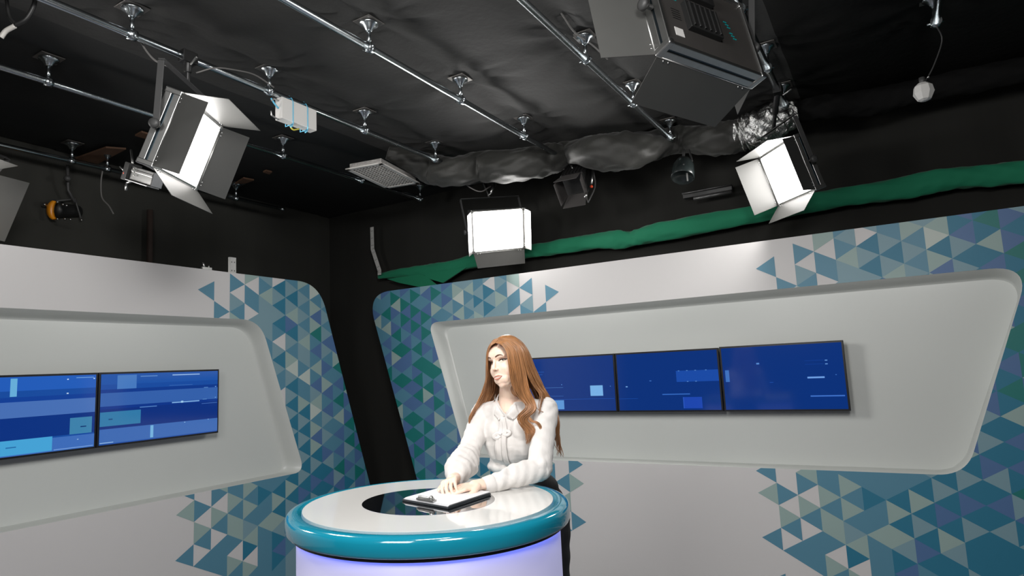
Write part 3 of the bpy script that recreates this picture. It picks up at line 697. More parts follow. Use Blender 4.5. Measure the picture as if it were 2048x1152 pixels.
# left hand lies flat on the sheets, pointing to the camera's left; right hand rests over it, fingers bent down
lw = V(962, 975, 2.62); lw[2] = max(lw[2], DZ+.036)
hb.cap(LWp, .025, lw, .0235, 16)
hand(hb, lw, V(890, 990, 2.56)*A([1, 1, 0])+A([0, 0, DZ+.028])-lw, A([.05, -.1, 1.]), 1, [(8, 12, 8), (6, 12, 8), (8, 14, 8), (14, 16, 10)])
rw = V(911, 966, 2.66); rw[2] = DZ+.060
hb.cap(RWp, .024, rw, .0225, 16)
hand(hb, rw, A([-.20, -.80, .02]), A([-.30, .05, 1.]), -1, [(48, 34, 14), (44, 36, 16), (38, 38, 18), (32, 38, 20)], .98, .05)
def body_fn(v, n):
    q = v-HC_; f_, l_, u_ = q@Fd, q@Ld, q@Ud
    d = np.zeros(len(v)); w_ = np.zeros(len(v))
    for s_ in (-1, 1):
        g = np.exp(-(((l_-s_*.030)/.0165)**2+((u_-.015)/.0105)**2)); d -= .0075*g*(f_ > .03)
        d += .0025*np.exp(-(((l_-s_*.038)/.014)**2+((u_+.020)/.012)**2))*(f_ > .03)
        d -= .0015*np.exp(-(((l_-s_*.030)/.006)**2+((u_+.056)/.007)**2))*(f_ > .03)
    d -= .002*np.exp(-((l_/.012)**2+((u_+.074)/.004)**2))*(f_ > .05)
    return v+n*d[:, None]
body = blob(hb, .0023, 13, body_fn); bodyo = body.build('body', M_skin, per)
from mathutils.bvhtree import BVHTree
BV = BVHTree.FromPolygons([Vector(p) for p in body.v], body.f)
def onface(l, u, off=.0):
    o = Hd(.25, l, u); h = BV.ray_cast(Vector(o), Vector(-Fd))
    return (A(h[0])+Fd*off) if h[0] is not None else Hd(.08+off, l, u)
def strip(mb, pts, widths, off=.0012, th=.0015, mi=0, n=14):   # a thin raised band following the face, pts in (l, u)
    P = bez([(p[0], p[1], 0) for p in pts], n); W_ = np.interp(np.linspace(0, 1, n), np.linspace(0, 1, len(widths)), widths)
    up_, dn = [], []
    for i, p in enumerate(P):
        t = P[min(i+1, n-1)]-P[max(i-1, 0)]; t /= np.linalg.norm(t); nn = A([-t[1], t[0]])
        up_.append((p[0]+nn[0]*W_[i]/2, p[1]+nn[1]*W_[i]/2)); dn.append((p[0]-nn[0]*W_[i]/2, p[1]-nn[1]*W_[i]/2))
    v = []; rows = 5
    for i in range(n):
        for k in range(rows):
            t = k/(rows-1); l = up_[i][0]*(1-t)+dn[i][0]*t; u = up_[i][1]*(1-t)+dn[i][1]*t
            v.append(onface(l, u, off+th*math.sin(math.pi*t)))
    f = [(i*rows+k, i*rows+k+1, (i+1)*rows+k+1, (i+1)*rows+k) for i in range(n-1) for k in range(rows-1)]
    mb.add(v, f, mi, True)
EU = .010
for s_, nm in ((-1, 'r'), (1, 'l')):
    b = MB(); strip(b, [(s_*.013, .0330), (s_*.024, .0378), (s_*.035, .0385), (s_*.046, .0325)], [.0052, .0066, .0052, .0018], .0006, .001); b.build('eyebrow', M_brow, per)
    b = MB(); ec = onface(s_*.030, .004+EU, -.0110); b.sph(ec, .0115, 18, 0, hax)
    gz = Fd*.97+Ld*.02-Ud*.10; gz /= np.linalg.norm(gz)
    b.sph(ec+gz*.0060, (.0064, .0064, .0064), 14, 1, hax); b.build('eye', [M_eye, M_iris], per)
    b = MB(); strip(b, [(s_*.0175, .0030+EU), (s_*.024, .0082+EU), (s_*.033, .0090+EU), (s_*.0435, .0052+EU), (s_*.0475, .0072+EU)], [.0016, .0042, .0050, .004, .0014], .0020, .0018)
    strip(b, [(s_*.0185, .0012+EU), (s_*.027, -.0028+EU), (s_*.036, -.0020+EU), (s_*.043, .0038+EU)], [.0004, .0007, .0011, .0010], .0008, .0006); b.build('eyelashes', M_lash, per)
    b = MB(); strip(b, [(s_*.0165, .006+EU), (s_*.024, .0122+EU), (s_*.034, .0132+EU), (s_*.045, .0085+EU)], [.0022, .004, .0045, .002], .0016, .0022); b.build('eyelid', M_shadow, per)
b = MB()
strip(b, [(-.0235, -.0535), (-.012, -.0500), (-.004, -.0488), (0, -.0500), (.004, -.0488), (.012, -.0500), (.0235, -.0535)], [.0015, .0052, .0068, .0062, .0068, .0052, .0015], .0014, .0032, 0, 20)
strip(b, [(-.0225, -.0545), (-.012, -.0608), (0, -.0630), (.012, -.0608), (.0225, -.0545)], [.0015, .0066, .0092, .0066, .0015], .0014, .0040, 0, 20)
b.build('lips', M_lip, per)
b = MB(); strip(b, [(-.016, -.0555), (0, -.0570), (.016, -.0555)], [.0015, .0045, .0015], +.0016, .0006, 0, 12); b.build('teeth', M_teeth, per)
b = MB()
for s_ in (-1, 1): b.sph(onface(s_*.0055, -.0245, -.0012), (.0022, .003, .0015), 8, 0, hax)
b.build('nostrils', M_lash, per)
# trousers
tb = MB()
tb.sph(Pp+UP*.02, (.168, .112, .115), 26, ax=(latP, frP, UP)); tb.sph(Wp-UP*.040+latP*.006, (.128, .096, .075), 26, ax=(latP, frP, UP)); tb.sph((Wp+Pp)/2+latP*.01, (.155, .108, .09), 26, ax=(latP, frP, UP)); tb.sph(Pp-UP*.05, (.175, .118, .12), 26, ax=(latP, frP, UP))
for a, b_, r0, r1 in ((LH+latP*.012, LK, .092, .062), (RH-latP*.012, RK, .092, .062), (LK, LA, .06, .045), (RK, RA, .06, .045)): tb.cap(a, r0, b_, r1, 20)
blob(tb, .007, 4, lambda v, n: v+n*(.002*np.sin(v[:, 2:3]*60+v[:, 0:1]*40))).build('trousers', M_trou, per)
for an in (LA, RA):
    b = MB(); b.cap(A([an[0], an[1]+.03, .045]), .042, A([an[0]-.02, an[1]-.13, .035]), .034, 16); b.box((an[0], an[1]+.035, .02), (.05, .05, .04)); b.build('shoe', M_shoe, per)
# blouse
bb = MB(); bt = (latT, frT, UP)
bb.cap(NBp-UP*.045, .066, RSp-UP*.012, .050, 22); bb.cap(NBp-UP*.045, .066, LSp-UP*.012, .052, 22)
bb.sph(ch+UP*.075+frT*.012, (.150, .104, .135), 28, ax=bt); bb.sph(ch-UP*.0+frT*.02, (.142, .110, .12), 28, ax=bt)
for s_ in (-1, 1): bb.sph(ch+UP*.045+latT*s_*.062+frT*.072, (.058, .055, .062), 18, ax=bt)
bb.sph(Wp+UP*.045, (.130, .105, .10), 28, ax=(latP, frP, UP)); bb.sph(Wp+UP*.022, (.144, .114, .050), 28, ax=(latP, frP, UP))
bb.cap(RSp, .053, REp, .050, 22); bb.cap(REp, .052, REp*.55+RWp*.45+UP*.004, .066, 22); bb.cap(REp*.55+RWp*.45, .066, REp*.25+RWp*.75+UP*.014, .060, 22); bb.cap(REp*.25+RWp*.75+UP*.01, .052, RWp+UP*.008, .034, 20)
bb.cap(LSp, .055, LEp+UP*.02, .052, 22); bb.cap(LEp+UP*.005, .052, LEp*.5+LWp*.5+UP*.008, .050, 22); bb.cap(LEp*.5+LWp*.5+UP*.006, .048, LEp*.18+LWp*.82+UP*.004, .038, 20); bb.cap(LEp*.18+LWp*.82, .035, LWp, .031, 20)
def blouse_fn(v, n):
    # folds: along the forearms, radiating at elbows and waist, vertical pleats in front
    d = np.zeros(len(v)); c = (v-ch)
    lt, fr_, z = c@latT, c@frT, c[:, 2]
    torso = np.exp(-(np.maximum(np.abs(lt)-.10, 0)/.03)**2)*(fr_ > -.02)
    d += .0022*np.sin(lt*115+np.sin(z*9)*1.4+np.sin(z*31)*.5)*torso*np.clip(.9-z*2.0, .25, 1.2)
    d += .0015*np.sin(z*70+lt*45+2*np.sin(lt*30))*torso*(z < -.02)
    for (a, b_, r, ph) in ((RSp, REp, .002, .3), (REp, RWp, .0032, 1.2), (LSp, LEp, .0024, 2.2), (LEp, LWp, .0022, .9)):
        t = (v-a)@(b_-a)/((b_-a)@(b_-a)); q = v-a-np.outer(np.clip(t, 0, 1), b_-a); L = np.linalg.norm(q, axis=1)
        k = np.exp(-(np.maximum(L-.068, 0)/.012)**2)*((t > -.05) & (t < 1.05))
        ax_ = (b_-a)/np.linalg.norm(b_-a); g = np.cross(ax_, UP); g /= np.linalg.norm(g); h = np.cross(ax_, g); th = np.arctan2(q@g, q@h)
        d += r*k*np.sin(t*17+th*2.0+ph+1.3*np.sin(th*3+t*9))*(.5+.5*np.sin(t*7+ph*3)); d += r*.5*k*np.sin(t*34-th*3+ph)
    v = v+n*d[:, None]
    # keep the sleeves above the desk and cut the neck opening free
    ed = v-DC; r_ = np.sqrt((ed@e1/OA)**2+(ed@e2/OB)**2); lo = DZ+.004
    v[:, 2] = np.where((r_ < 1.0) & (v[:, 2] < lo) & (v[:, 2] > DZ-.09), lo+.08*(v[:, 2]-lo), v[:, 2])
    return v
blouse = blob(bb, .0042, 3, blouse_fn)
BB = BVHTree.FromPolygons([Vector(p) for p in blouse.v], blouse.f)
bv = A(blouse.v); q_ = bv-NBp; lt_ = q_@latT; kz = (q_[:, 2] > -.062+np.abs(lt_)*1.25)&(q_@frT > .01)|((q_[:, 2] > -.008)&(np.abs(lt_) < .075))
keep = [i for i, f in enumerate(blouse.f) if not kz[list(f)].all()]
blouse.f = [blouse.f[i] for i in keep]; blouse.m = [0]*len(keep); blouse.sm = [True]*len(keep)
blo = blouse.build('blouse', M_blouse, per)
# cuffs
for (a, b_, r) in ((LEp, LWp, .0335), (REp, RWp, .0325)):
    t = (b_-a)/np.linalg.norm(b_-a); c_ = b_+(UP*.004)
    v, f = lathe_frame(c_-t*.02, t, [(0, r+.002), (.006, r+.0035), (.04, r+.001), (.045, r-.002), (.04, r-.006)], 28); b = MB(); b.add(v, f[:-2], 0, True); b.build('cuff', M_blouse, per)
# collar band, two collar points, bow tails, buttons
nd = (Hd(-.02, 0, -.06)-NBp); nd /= np.linalg.norm(nd); nx = np.cross(nd, frT); nx /= np.linalg.norm(nx); nf = np.cross(nx, nd)*1.0; nf = nf if nf@frT > 0 else -nf
nc = NBp-nd*.006
def ringp(th, r, h): return nc+nx*math.sin(th)*r+nf*math.cos(th)*r*1.06+nd*h-nf*0
b = MB(); rows = []; NR = 34
for (r, h) in ((.064, -.030), (.060, -.008), (.057, .012), (.055, .022), (.060, .020), (.067, .004), (.074, -.016), (.078, -.028)):
    rows.append([ringp(t, r*1.02, h-.034*math.exp(-((min(t, 2*math.pi-t)-.75)/.5)**2)*(1 if h > 0 or r > .066 else .3)) for t in np.linspace(.85, 2*math.pi-.85, NR)])
v = [p for q in rows for p in q]; f = [(a*NR+i, a*NR+i+1, (a+1)*NR+i+1, (a+1)*NR+i) for a in range(len(rows)-1) for i in range(NR-1)]
b.add(v, f, 0, True); b.build('collar', M_blouse, per)
def onbl(lt, z, off):   # a point on the front of the blouse
    o = ch+latT*lt+UP*z+frT*.4; h = BB.ray_cast(Vector(o), Vector(-frT)); return (A(h[0]) if h[0] is not None else ch+latT*lt+UP*z+frT*.12)+frT*off
def ribbon(name, pts, wd, off=.004, n=22):
    P = bez([(p[0], p[1], 0) for p in pts], n); b = MB(); v = []
    for i, p in enumerate(P):
        t = P[min(i+1, n-1)]-P[max(i-1, 0)]; t /= np.linalg.norm(t); w_ = np.interp(i/(n-1), np.linspace(0, 1, len(wd)), wd)
        for k in range(7):
            q = k/6-.5; wob = .004*math.sin(k*2.1+i*.45); v.append(onbl(p[0]-t[1]*w_*q, p[1]+t[0]*w_*q, off+.006*math.cos(q*math.pi)+wob*.6))
    f = [(i*7+k, i*7+k+1, (i+1)*7+k+1, (i+1)*7+k) for i in range(n-1) for k in range(6)]
    b.add(v, f, 0, True); o = b.build(name, M_blouse, per); m = o.modifiers.new('s', 'SOLIDIFY'); m.thickness = .002; return o
ribbon('bow_tail', [(-.004, .112), (-.014, .05), (-.026, -.02), (-.034, -.085)], [.016, .026, .034, .040], .003)
ribbon('bow_tail', [(.004, .110), (.008, .05), (.004, -.03), (-.002, -.11)], [.014, .022, .026, .028], .006)
ribbon('bow_loop', [(.000, .038), (.020, .048), (.034, .040), (.020, .030), (.002, .034)], [.008, .014, .014, .014, .008], .006)
ribbon('bow_loop', [(-.006, .034), (-.026, .040), (-.044, .026), (-.026, .018), (-.006, .028)], [.008, .014, .016, .014, .008], .006)
nb_z = (NBp-ch)[2]; nb_l = (NBp-ch)@latT
for s_ in (-1, 1):
    o4 = [(nb_l+s_*.004, nb_z-.068), (nb_l+s_*.034, nb_z-.088), (nb_l+s_*.062, nb_z-.060), (nb_l+s_*.046, nb_z-.014)]
    b = MB(); v = []
    for i in range(7):
        for k in range(7):
            u_, w_ = i/6, k/6
            l_ = (o4[0][0]*(1-u_)+o4[1][0]*u_)*(1-w_)+(o4[3][0]*(1-u_)+o4[2][0]*u_)*w_; z_ = (o4[0][1]*(1-u_)+o4[1][1]*u_)*(1-w_)+(o4[3][1]*(1-u_)+o4[2][1]*u_)*w_
            v.append(onbl(l_, z_, .004+.006*math.sin(math.pi*min(1, u_+.2))))
    b.add(v, [(i*7+k, i*7+k+1, (i+1)*7+k+1, (i+1)*7+k) for i in range(6) for k in range(6)], 0, True); o = b.build('collar_flap', M_blouse, per); m = o.modifiers.new('s', 'SOLIDIFY'); m.thickness = .002
for s_ in (-1, 1):
    b = MB(); b.sph(onbl(nb_l+s_*.034, nb_z-.080, .010), .0045, 10); b.build('collar_pearl', M_button, per)
# hair
hr = MB()
def lock(P, r, flat=.6, sides=5):
    P = [A(p) for p in P]; n = len(P); ra = [r*min(1, .55+3*i/n)*(1 if i < n*.72 else max(.12, 1-(i-n*.72)/(n*.28)*.9)) for i in range(n)]
    out = []
    for p in P: out.append(p)
    hr.tube(out, ra, sides, 0, True, flat, ref=(UP if abs((P[-1]-P[0])[2]) < .05 else A([0, -1., 0])))
def sheet(guides, per_gap, r, wave, N=46, jit=.004, cut=.06):
    Gs = [bez([V(*p) for p in g], N) for g in guides]
    for a in range(len(Gs)-1):
        for k in range(per_gap):
            t = (k+RNG.uniform(.1, .9))/per_gap; ph = RNG.uniform(0, .9)+a*.8; j = RNG.randn(3)*jit; ln = 1-RNG.uniform(0, cut); am = wave*RNG.uniform(.6, 1.3)
            m = int(N*ln); P = []
            for i in range(m):
                s = i/(N-1); p = Gs[a][i]*(1-t)+Gs[a+1][i]*t
                wv = am*max(0, s-.38)*1.6
                p = p+_r*wv*math.sin(s*21+ph*1.2)+A([0, 1, 0])*wv*.8*math.cos(s*21+ph*1.2)+j*min(1, s*2.5)
                P.append(p)
            lock(P, r*RNG.uniform(.75, 1.25))
front = [
 [(992, 686, 2.770), (1003, 690, 2.752), (1013, 704, 2.745), (1018, 730, 2.745), (1023, 762, 2.765), (1036, 790, 2.785), (1051, 812, 2.785), (1038, 834, 2.78), (1048, 860, 2.78), (1048, 894, 2.79)],
 [(996, 681, 2.79), (1014, 684, 2.77), (1029, 702, 2.765), (1036, 735, 2.765), (1042, 772, 2.78), (1054, 800, 2.785), (1062, 818, 2.785), (1048, 838, 2.78), (1060, 862, 2.78), (1053, 894, 2.79)],
 [(998, 678, 2.81), (1022, 681, 2.80), (1040, 700, 2.79), (1050, 738, 2.79), (1058, 775, 2.79), (1068, 800, 2.79), (1070, 820, 2.785), (1056, 838, 2.78), (1066, 858, 2.78), (1060, 886, 2.79)],
]
sheet(front, 50, .0027, .010, jit=.003)
sideg = [
 [(998, 678, 2.81), (1022, 681, 2.80), (1041, 700, 2.79), (1051, 738, 2.79), (1068, 772, 2.82), (1080, 792, 2.83), (1078, 815, 2.80), (1070, 830, 2.80)],
 [(1002, 675, 2.84), (1030, 678, 2.86), (1053, 700, 2.87), (1066, 738, 2.88), (1082, 772, 2.89), (1096, 795, 2.90), (1104, 815, 2.95), (1108, 850, 2.97)],
 [(1004, 674, 2.87), (1032, 677, 2.92), (1054, 700, 2.93), (1070, 740, 2.95), (1088, 778, 2.97), (1106, 812, 3.0), (1118, 850, 2.98), (1117, 885, 2.98), (1124, 918, 2.98)],
 [(1006, 674, 2.90), (1030, 677, 2.96), (1048, 700, 2.99), (1064, 740, 3.01), (1084, 785, 3.03), (1104, 830, 3.06), (1117, 870, 3.08), (1116, 920, 3.08)],
 [(1006, 674, 2.92), (1022, 677, 3.00), (1036, 700, 3.03), (1050, 740, 3.06), (1070, 790, 3.08), (1092, 840, 3.12), (1110, 880, 3.16), (1110, 922, 3.16)],
]
sheet(sideg[:3], 56, .0028, .005, jit=.003); sheet(sideg[2:], 46, .0032, .007, jit=.004, cut=.15)
left = [
 [(992, 685, 2.780), (982, 692, 2.79), (976, 706, 2.815), (974.5, 730, 2.84), (973, 758, 2.88), (966, 782, 2.92), (953, 806, 2.93), (943, 830, 2.92), (938, 850, 2.92), (933, 878, 2.93)],
 [(995, 682, 2.80), (982, 687, 2.83), (975, 704, 2.87), (974, 732, 2.90), (974, 762, 2.94), (968, 788, 2.96), (957, 810, 2.96), (946, 835, 2.94), (942, 850, 2.94), (938, 872, 2.94)],
 [(998, 679, 2.83), (986, 682, 2.88), (979, 704, 2.93), (980, 735, 2.96), (984, 765, 2.98), (980, 790, 2.99), (968, 812, 2.985), (958, 835, 2.98), (950, 850, 2.98)],
 [(1002, 676, 2.87), (998, 679, 2.95), (998, 704, 3.0), (1002, 740, 3.03), (1008, 775, 3.05), (1010, 800, 3.06)],
 [(1006, 674, 2.92), (1018, 677, 3.00), (1028, 700, 3.03), (1036, 740, 3.06), (1046, 790, 3.08), (1060, 840, 3.10)],
]
sheet(left[:3], 46, .0027, .006, jit=.003); sheet(left[2:], 34, .0045, .003, jit=.003)
# second curl over the left arm
sheet([[(1052, 825, 2.785), (1060, 842, 2.78), (1072, 846, 2.778), (1080, 856, 2.775), (1080, 872, 2.775), (1076, 892, 2.78)], [(1056, 828, 2.785), (1066, 841, 2.78), (1078, 846, 2.776), (1084, 860, 2.775), (1082, 876, 2.775), (1077, 896, 2.78)]], 16, .0024, 0, N=30, jit=.002)
# a few stray wisps
for g in ([(1068, 800, 2.83), (1075, 818, 2.80), (1090, 826, 2.82), (1104, 838, 2.84)], [(1100, 870, 3.02), (1112, 895, 3.02), (1128, 915, 3.02)], [(1108, 840, 3.0), (1118, 880, 3.0), (1123, 900, 3.0)], [(944, 850, 2.95), (938, 868, 2.95), (936, 880, 2.95)]):
    lock(bez([V(*p) for p in g], 14), .0022)
hr.sph(Hd(-.030, 0, .040), (.086, .079, .091), 28, 0, hax)
hr.cap(Hd(-.045, 0, .02), .075, Hd(-.055, 0, -.10), .060, 20)
hr.build('hair', M_hair, per)
#P1#
# ------------------------------------------------------------------ duct, foil, vent
def wrink_tube(name, pts, rad, mt, label, cat, n=160, sides=36, amp=.012, seed=1, flat=1.0, freq=1.0):
    P = bez(pts, n); k = len(pts); t = np.linspace(0, k-1, n); rr = np.interp(t, range(k), rad)
    b = MB(); b.tube(P, list(rr), sides, 0, True, flat)
    v = A(b.v).reshape(n, sides, 3); c = A(P)[:, None, :]
    th = np.linspace(0, 2*math.pi, sides, endpoint=False)[None, :]; s = np.linspace(0, 1, n)[:, None]*n*.05*freq
    w_ = np.sin(th*2+s*3+seed)*.5+np.sin(th*5-s*5.3+2*np.sin(s*1.7)+seed)*.45+np.sin(th*9+s*9.7+np.sin(s*3+th*2)*2)*.28+np.sin(s*13+th*3)*.2
    d = v-c; L = np.linalg.norm(d, axis=2, keepdims=True)+1e-9
    v = v+d/L*(w_[..., None]*amp*(L/ max(rad)))
    b.v = [tuple(p) for p in v.reshape(-1, 3).tolist()]
    return tag(b.build(name, mt), label, cat)
dz = 3.43
dp_ = [onz(775, 305, 3.62), onz(812, 318, 3.57), onz(862, 338, 3.50), onz(905, 343, dz), onz(960, 335, 3.48), onz(1040, 330, dz), onz(1100, 318, 3.49), onz(1140, 305, 3.55), onz(1200, 305, dz-.02), onz(1270, 300, dz-.03), onz(1330, 285, 3.52), onz(1375, 278, 3.53), onz(1430, 280, dz), onz(1490, 268, dz)]
rr_ = [.06, .10, .135, .14, .135, .155, .135, .10, .15, .155, .115, .115, .135, .125]
wrink_tube('wrapped_duct', dp_, rr_, M_duct, 'black cloth wrapped air duct sagging under the far end of the ceiling', 'duct', 260, 48, .017, 1)
wrink_tube('foil_duct', [onz(1478, 270, dz), onz(1505, 262, dz), onz(1540, 248, dz), onz(1572, 232, 3.52)], [.115, .125, .125, .11], M_foil, 'bare crinkled silver foil section of the duct above the right lit panel', 'duct', 90, 60, .028, 4, freq=3)
wrink_tube('foil_scrap', [onz(1452, 318, 3.42), onz(1480, 314, 3.42), onz(1515, 305, 3.42)], [.012, .03, .025], M_foil, 'small silver foil scrap left of the right lit panel', 'foil', 40, 24, .016, 2, freq=3)
wrink_tube('draped_cloth', [onz(1575, 232, 3.54), onz(1640, 215, 3.52), onz(1740, 205, 3.48), onz(1850, 180, 3.5), onz(2048, 140, 3.5), onz(2250, 100, 3.5)], [.08, .09, .10, .09, .09, .08], mat('black_drape_cloth', (.005, .005, .005), .9, spec=.2, bump=(12, .5, .01)), 'dark cloth wrapped duct continuing right of the foil section', 'duct', 160, 40, .008, 3)
# vent
M_blk2v = mat('vent_foil_wrap', (.5, .48, .46), .4, .6, bump=(40, .8, .01))
vz = 3.40
vc = [onz(702, 342, vz), onz(752, 321, vz), onz(829, 362, vz), onz(783, 380, vz)]
# true rectangle from these
vo = (sum(vc))/4; ex = ((vc[2]-vc[1])+(vc[3]-vc[0]))/2; ey = ((vc[1]-vc[0])+(vc[2]-vc[3]))/2; lx, ly = np.linalg.norm(ex), np.linalg.norm(ey); ex /= lx; ey -= ex*(ey@ex); ey /= np.linalg.norm(ey)
vent = empty('air_vent', (vo[0], vo[1], vz), 'white rectangular air vent with brown grille at the left end of the wrapped duct', 'vent')
ax = (ex, ey, UP)
b = MB()
for sg in (-1, 1):
    b.box(vo+ey*sg*(ly/2-.02), (lx, .04, .012), ax); b.box(vo+ex*sg*(lx/2-.02), (.04, ly, .012), ax)
b.build('frame', M_vent, vent, bevel=.003)
b = MB()
for i in range(1, 9): b.box(vo+ey*(-ly/2+.04+(ly-.08)*i/9), (lx-.07, .009, .006), ax)
for i in range(1, 16): b.box(vo+ex*(-lx/2+.04+(lx-.08)*i/16), (.006, ly-.07, .005), ax)
b.build('grille', M_vent, vent)
MB().box(vo+UP*.014, (lx-.06, ly-.06, .004), ax).build('filter', M_ventb, vent)
b = MB(); b.box(vo+UP*.036, (lx-.06, ly-.05, .035), ax); b.build('plenum_box', M_blk2v, vent, bevel=.004)
# ------------------------------------------------------------------ green cloth roll
og = CO+NB*(-.36)
gpts = [onplane(x, y, og, NB) for x, y in ((757, 553), (800, 546), (850, 543), (900, 534), (960, 520), (1040, 506), (1100, 497), (1180, 484), (1230, 480), (1262, 478), (1300, 468), (1400, 449), (1500, 430), (1600, 410), (1700, 392), (1800, 378), (1880, 360), (1960, 353), (2060, 342), (2200, 320), (2400, 290))]
gr_ = [.03, .055, .075, .075, .075, .072, .07, .075, .095, .07, .09, .085, .08, .078, .08, .085, .09, .08, .08, .08, .08]
wrink_tube('green_cloth_roll', gpts, gr_, M_green, 'long green screen cloth rolled along the top behind the right set wall', 'cloth', 420, 30, .009, 2, flat=.6, freq=.9)
fl = [onplane(x, y, og+NB*.02, NB) for x, y in ((775, 558), (850, 548), (905, 548), (935, 535), (888, 566), (860, 558), (885, 578), (840, 574), (800, 566))]
b = MB(); b.prism(fl[:1]+[fl[1], fl[2], fl[5], fl[6], fl[7], fl[8]], NB*.012); b.prism([fl[1], fl[3], fl[4], fl[5]], NB*.02)
tag(b.build('green_cloth_fold', M_green), 'loose green fold hanging under the left end of the cloth roll', 'cloth')
# perforated brackets
def perf(name, pts, wd, o0, n, d, label):
    b = MB(); P = [onplane(x, y, o0, n) for x, y in pts]
    for a, c in zip(P[:-1], P[1:]):
        t = (c-a); L = np.linalg.norm(t); t /= L; sd = np.cross(t, n); b.box((a+c)/2, (L+.01, wd, .004), (t, sd, n), 0)
        b.box((a+c)/2+sd*wd/2-n*.01, (L+.01, .004, .024), (t, sd, n), 0)
        k = max(1, int(L/.075))
        for i in range(k):
            for sg in (-1, 1): b.box(a+t*L*(i+.5)/k+sd*sg*wd*.22+n*.0025, (.012, .006, .001), (t, sd, n), 1)
    return tag(b.build(name, [M_perf, M_hole]), label, 'bracket')
perf('steel_bracket', [(744, 455), (745, 498), (759, 541), (759, 549)], .052, CO-NB*.30, NB, DB, 'white perforated bent bracket holding the left end of the green roll')
perf('steel_bracket', [(466, 516), (466, 550)], .062, CO-NA*.06, NA, DA, 'white perforated bracket standing on top of the left set wall')
b = MB(); pc = onplane(413, 537, CO-NA*.03, NA); b.box(pc, (.09, .02, .02), (DA, NA, UP)); b.tube([pc-DA*.02, pc-DA*.03+UP*.05], .008, 8); b.tube([pc+DA*.02, pc+DA*.02+UP*.035], .008, 8)
tag(b.build('small_clamp', M_alu), 'tiny metal clamp on the top edge of the left set wall', 'clamp')
b = MB(); b.tube([onplane(300, 420, CO+NA*(OL+.06), NA), onplane(299, 560, CO+NA*(OL+.06), NA)], .028, 8); tag(b.build('wooden_post', mat('dark_brown_wood', (.035, .022, .017), .8)), 'thin dark brown post against the left black wall', 'post')
for (pts, lb) in ((((150, 318), (212, 296), (252, 299), (196, 328)), 'long brown board on the ceiling at the left, behind the second pipe'), (((270, 272), (283, 265), (306, 272), (296, 279)), 'short brown board on the ceiling beside the left lit panel'), (((470, 368), (487, 357), (508, 361), (492, 367)), 'small brown board on the ceiling right of the left lit panel'), (((526, 345), (532, 342), (544, 345), (539, 349)), 'smallest brown board on the far left ceiling')):
    b = MB(); b.prism([onz(x, y, CEIL_Z-.035) for x, y in pts], UP*.015); tag(b.build('ceiling_board', M_brown), lb, 'board', 'brown boards on the ceiling')
# ------------------------------------------------------------------ hanging box with twine
ob = at_pipe(-3.385, 0, 0)
bx = [onplane(x, y, ob, NPP) for x, y in ((557, 195), (626.5, 217), (624, 265), (554, 242))]
zt = (bx[0][2]+bx[1][2])/2; zb = (bx[2][2]+bx[3][2])/2; a0, a1 = bx[0]@DP, bx[1]@DP; zc = (zt+zb)/2
zt = min(zt, 3.47)
bc = at_pipe(-3.385, (a0+a1)/2, zc)
box = empty('ballast_box', bc-UP*(zt-zb)/2, 'white box tied under a ceiling pipe with blue twine', 'box')
MB().box(bc, (a1-a0, .07, zt-zb), (DP, NPP, UP)).build('casing', M_box, box, bevel=.004)
for fr_ in (.3, .72):
    P = at_pipe(-3.385, a0+(a1-a0)*fr_, 0); b = MB(); r = .039
    b.tube([P+NPP*r+UP*(zb-.004), P+NPP*r+UP*zt, P+NPP*.024+UP*3.5, P+UP*3.525, P-NPP*.024+UP*3.5, P-NPP*r+UP*zt, P-NPP*r+UP*(zb-.004), P+NPP*r+UP*(zb-.004)], .0035, 6)
    for q in range(2): b.tube([P+NPP*.03+UP*zb, P+NPP*(.03+.01*q)+UP*(zb-.02)+DP*(q-1.5)*.012, P+NPP*.04+UP*(zb-.028-.006*q)+DP*(q-2.2)*.02], .004, 6)
    b.build('twine', M_twine, box)
b = MB(); P = at_pipe(-3.385, a0, 0)
b.tube(bez([P+UP*(zt-.01), P-DP*.04+UP*(zt-.01), P-DP*.055+UP*(zt-.03)], 8), .006, 6, 0); b.tube(bez([P+UP*(zb+.01), P-DP*.05+UP*(zb+.02), P-DP*.06+UP*(zb+.05)], 8), .006, 6, 0)
b.tube(bez([P+UP*(zc), P-DP*.03+UP*(zc+.02), P-DP*.06+UP*(zc+.05)], 8), .006, 6, 1); b.tube(bez([P+DP*.09+UP*zb, P+DP*.12+UP*(zb-.025), P+DP*.17+UP*(zb-.004)], 8), .006, 6, 2)
b.build('connector_wires', [M_alu, M_twine, M_yel], box)
# small silver power supply at far left pipe
pc = V(283, 351, 4.35)
psu = empty('power_supply', pc, 'silver power supply box with an orange knob, left of the large lit panel', 'power supply')
t = V(316, 362, 4.25)-V(262, 345, 4.35); L = np.linalg.norm(t); t /= L; up2 = UP-t*(UP@t); up2 /= np.linalg.norm(up2); sd = np.cross(t, up2)
b = MB(); c0 = (V(316, 362, 4.25)+V(272, 348, 4.35))/2; b.box(c0, (L*.8, .09, .10), (t, sd, up2)); b.box(c0+up2*.02+sd*.046, (L*.8, .008, .02), (t, sd, up2)); b.box(c0-up2*.055+sd*.02, (L*.8, .10, .01), (t, sd, up2)); b.build('casing', M_alu, psu, bevel=.004)
b = MB(); b.box(V(263, 345, 4.33), (.05, .10, .13), (t, sd, up2)); b.build('end_cap', M_blk, psu, bevel=.004)
b = MB(); b.sph(V(250, 347, 4.3), .014, 10, 0); b.build('knob', M_red, psu)
b = MB(); b.tube([V(253, 346, 4.3), V(240, 333, 4.3)], .006, 6); b.tube([V(253, 366, 4.3), V(252, 381, 4.3)], .008, 6); b.tube([V(253, 366, 4.3), V(266, 362, 4.3)], .008, 6)
for i in range(3): b.sph(V(268, 337+7*i, 4.26), .006, 6)
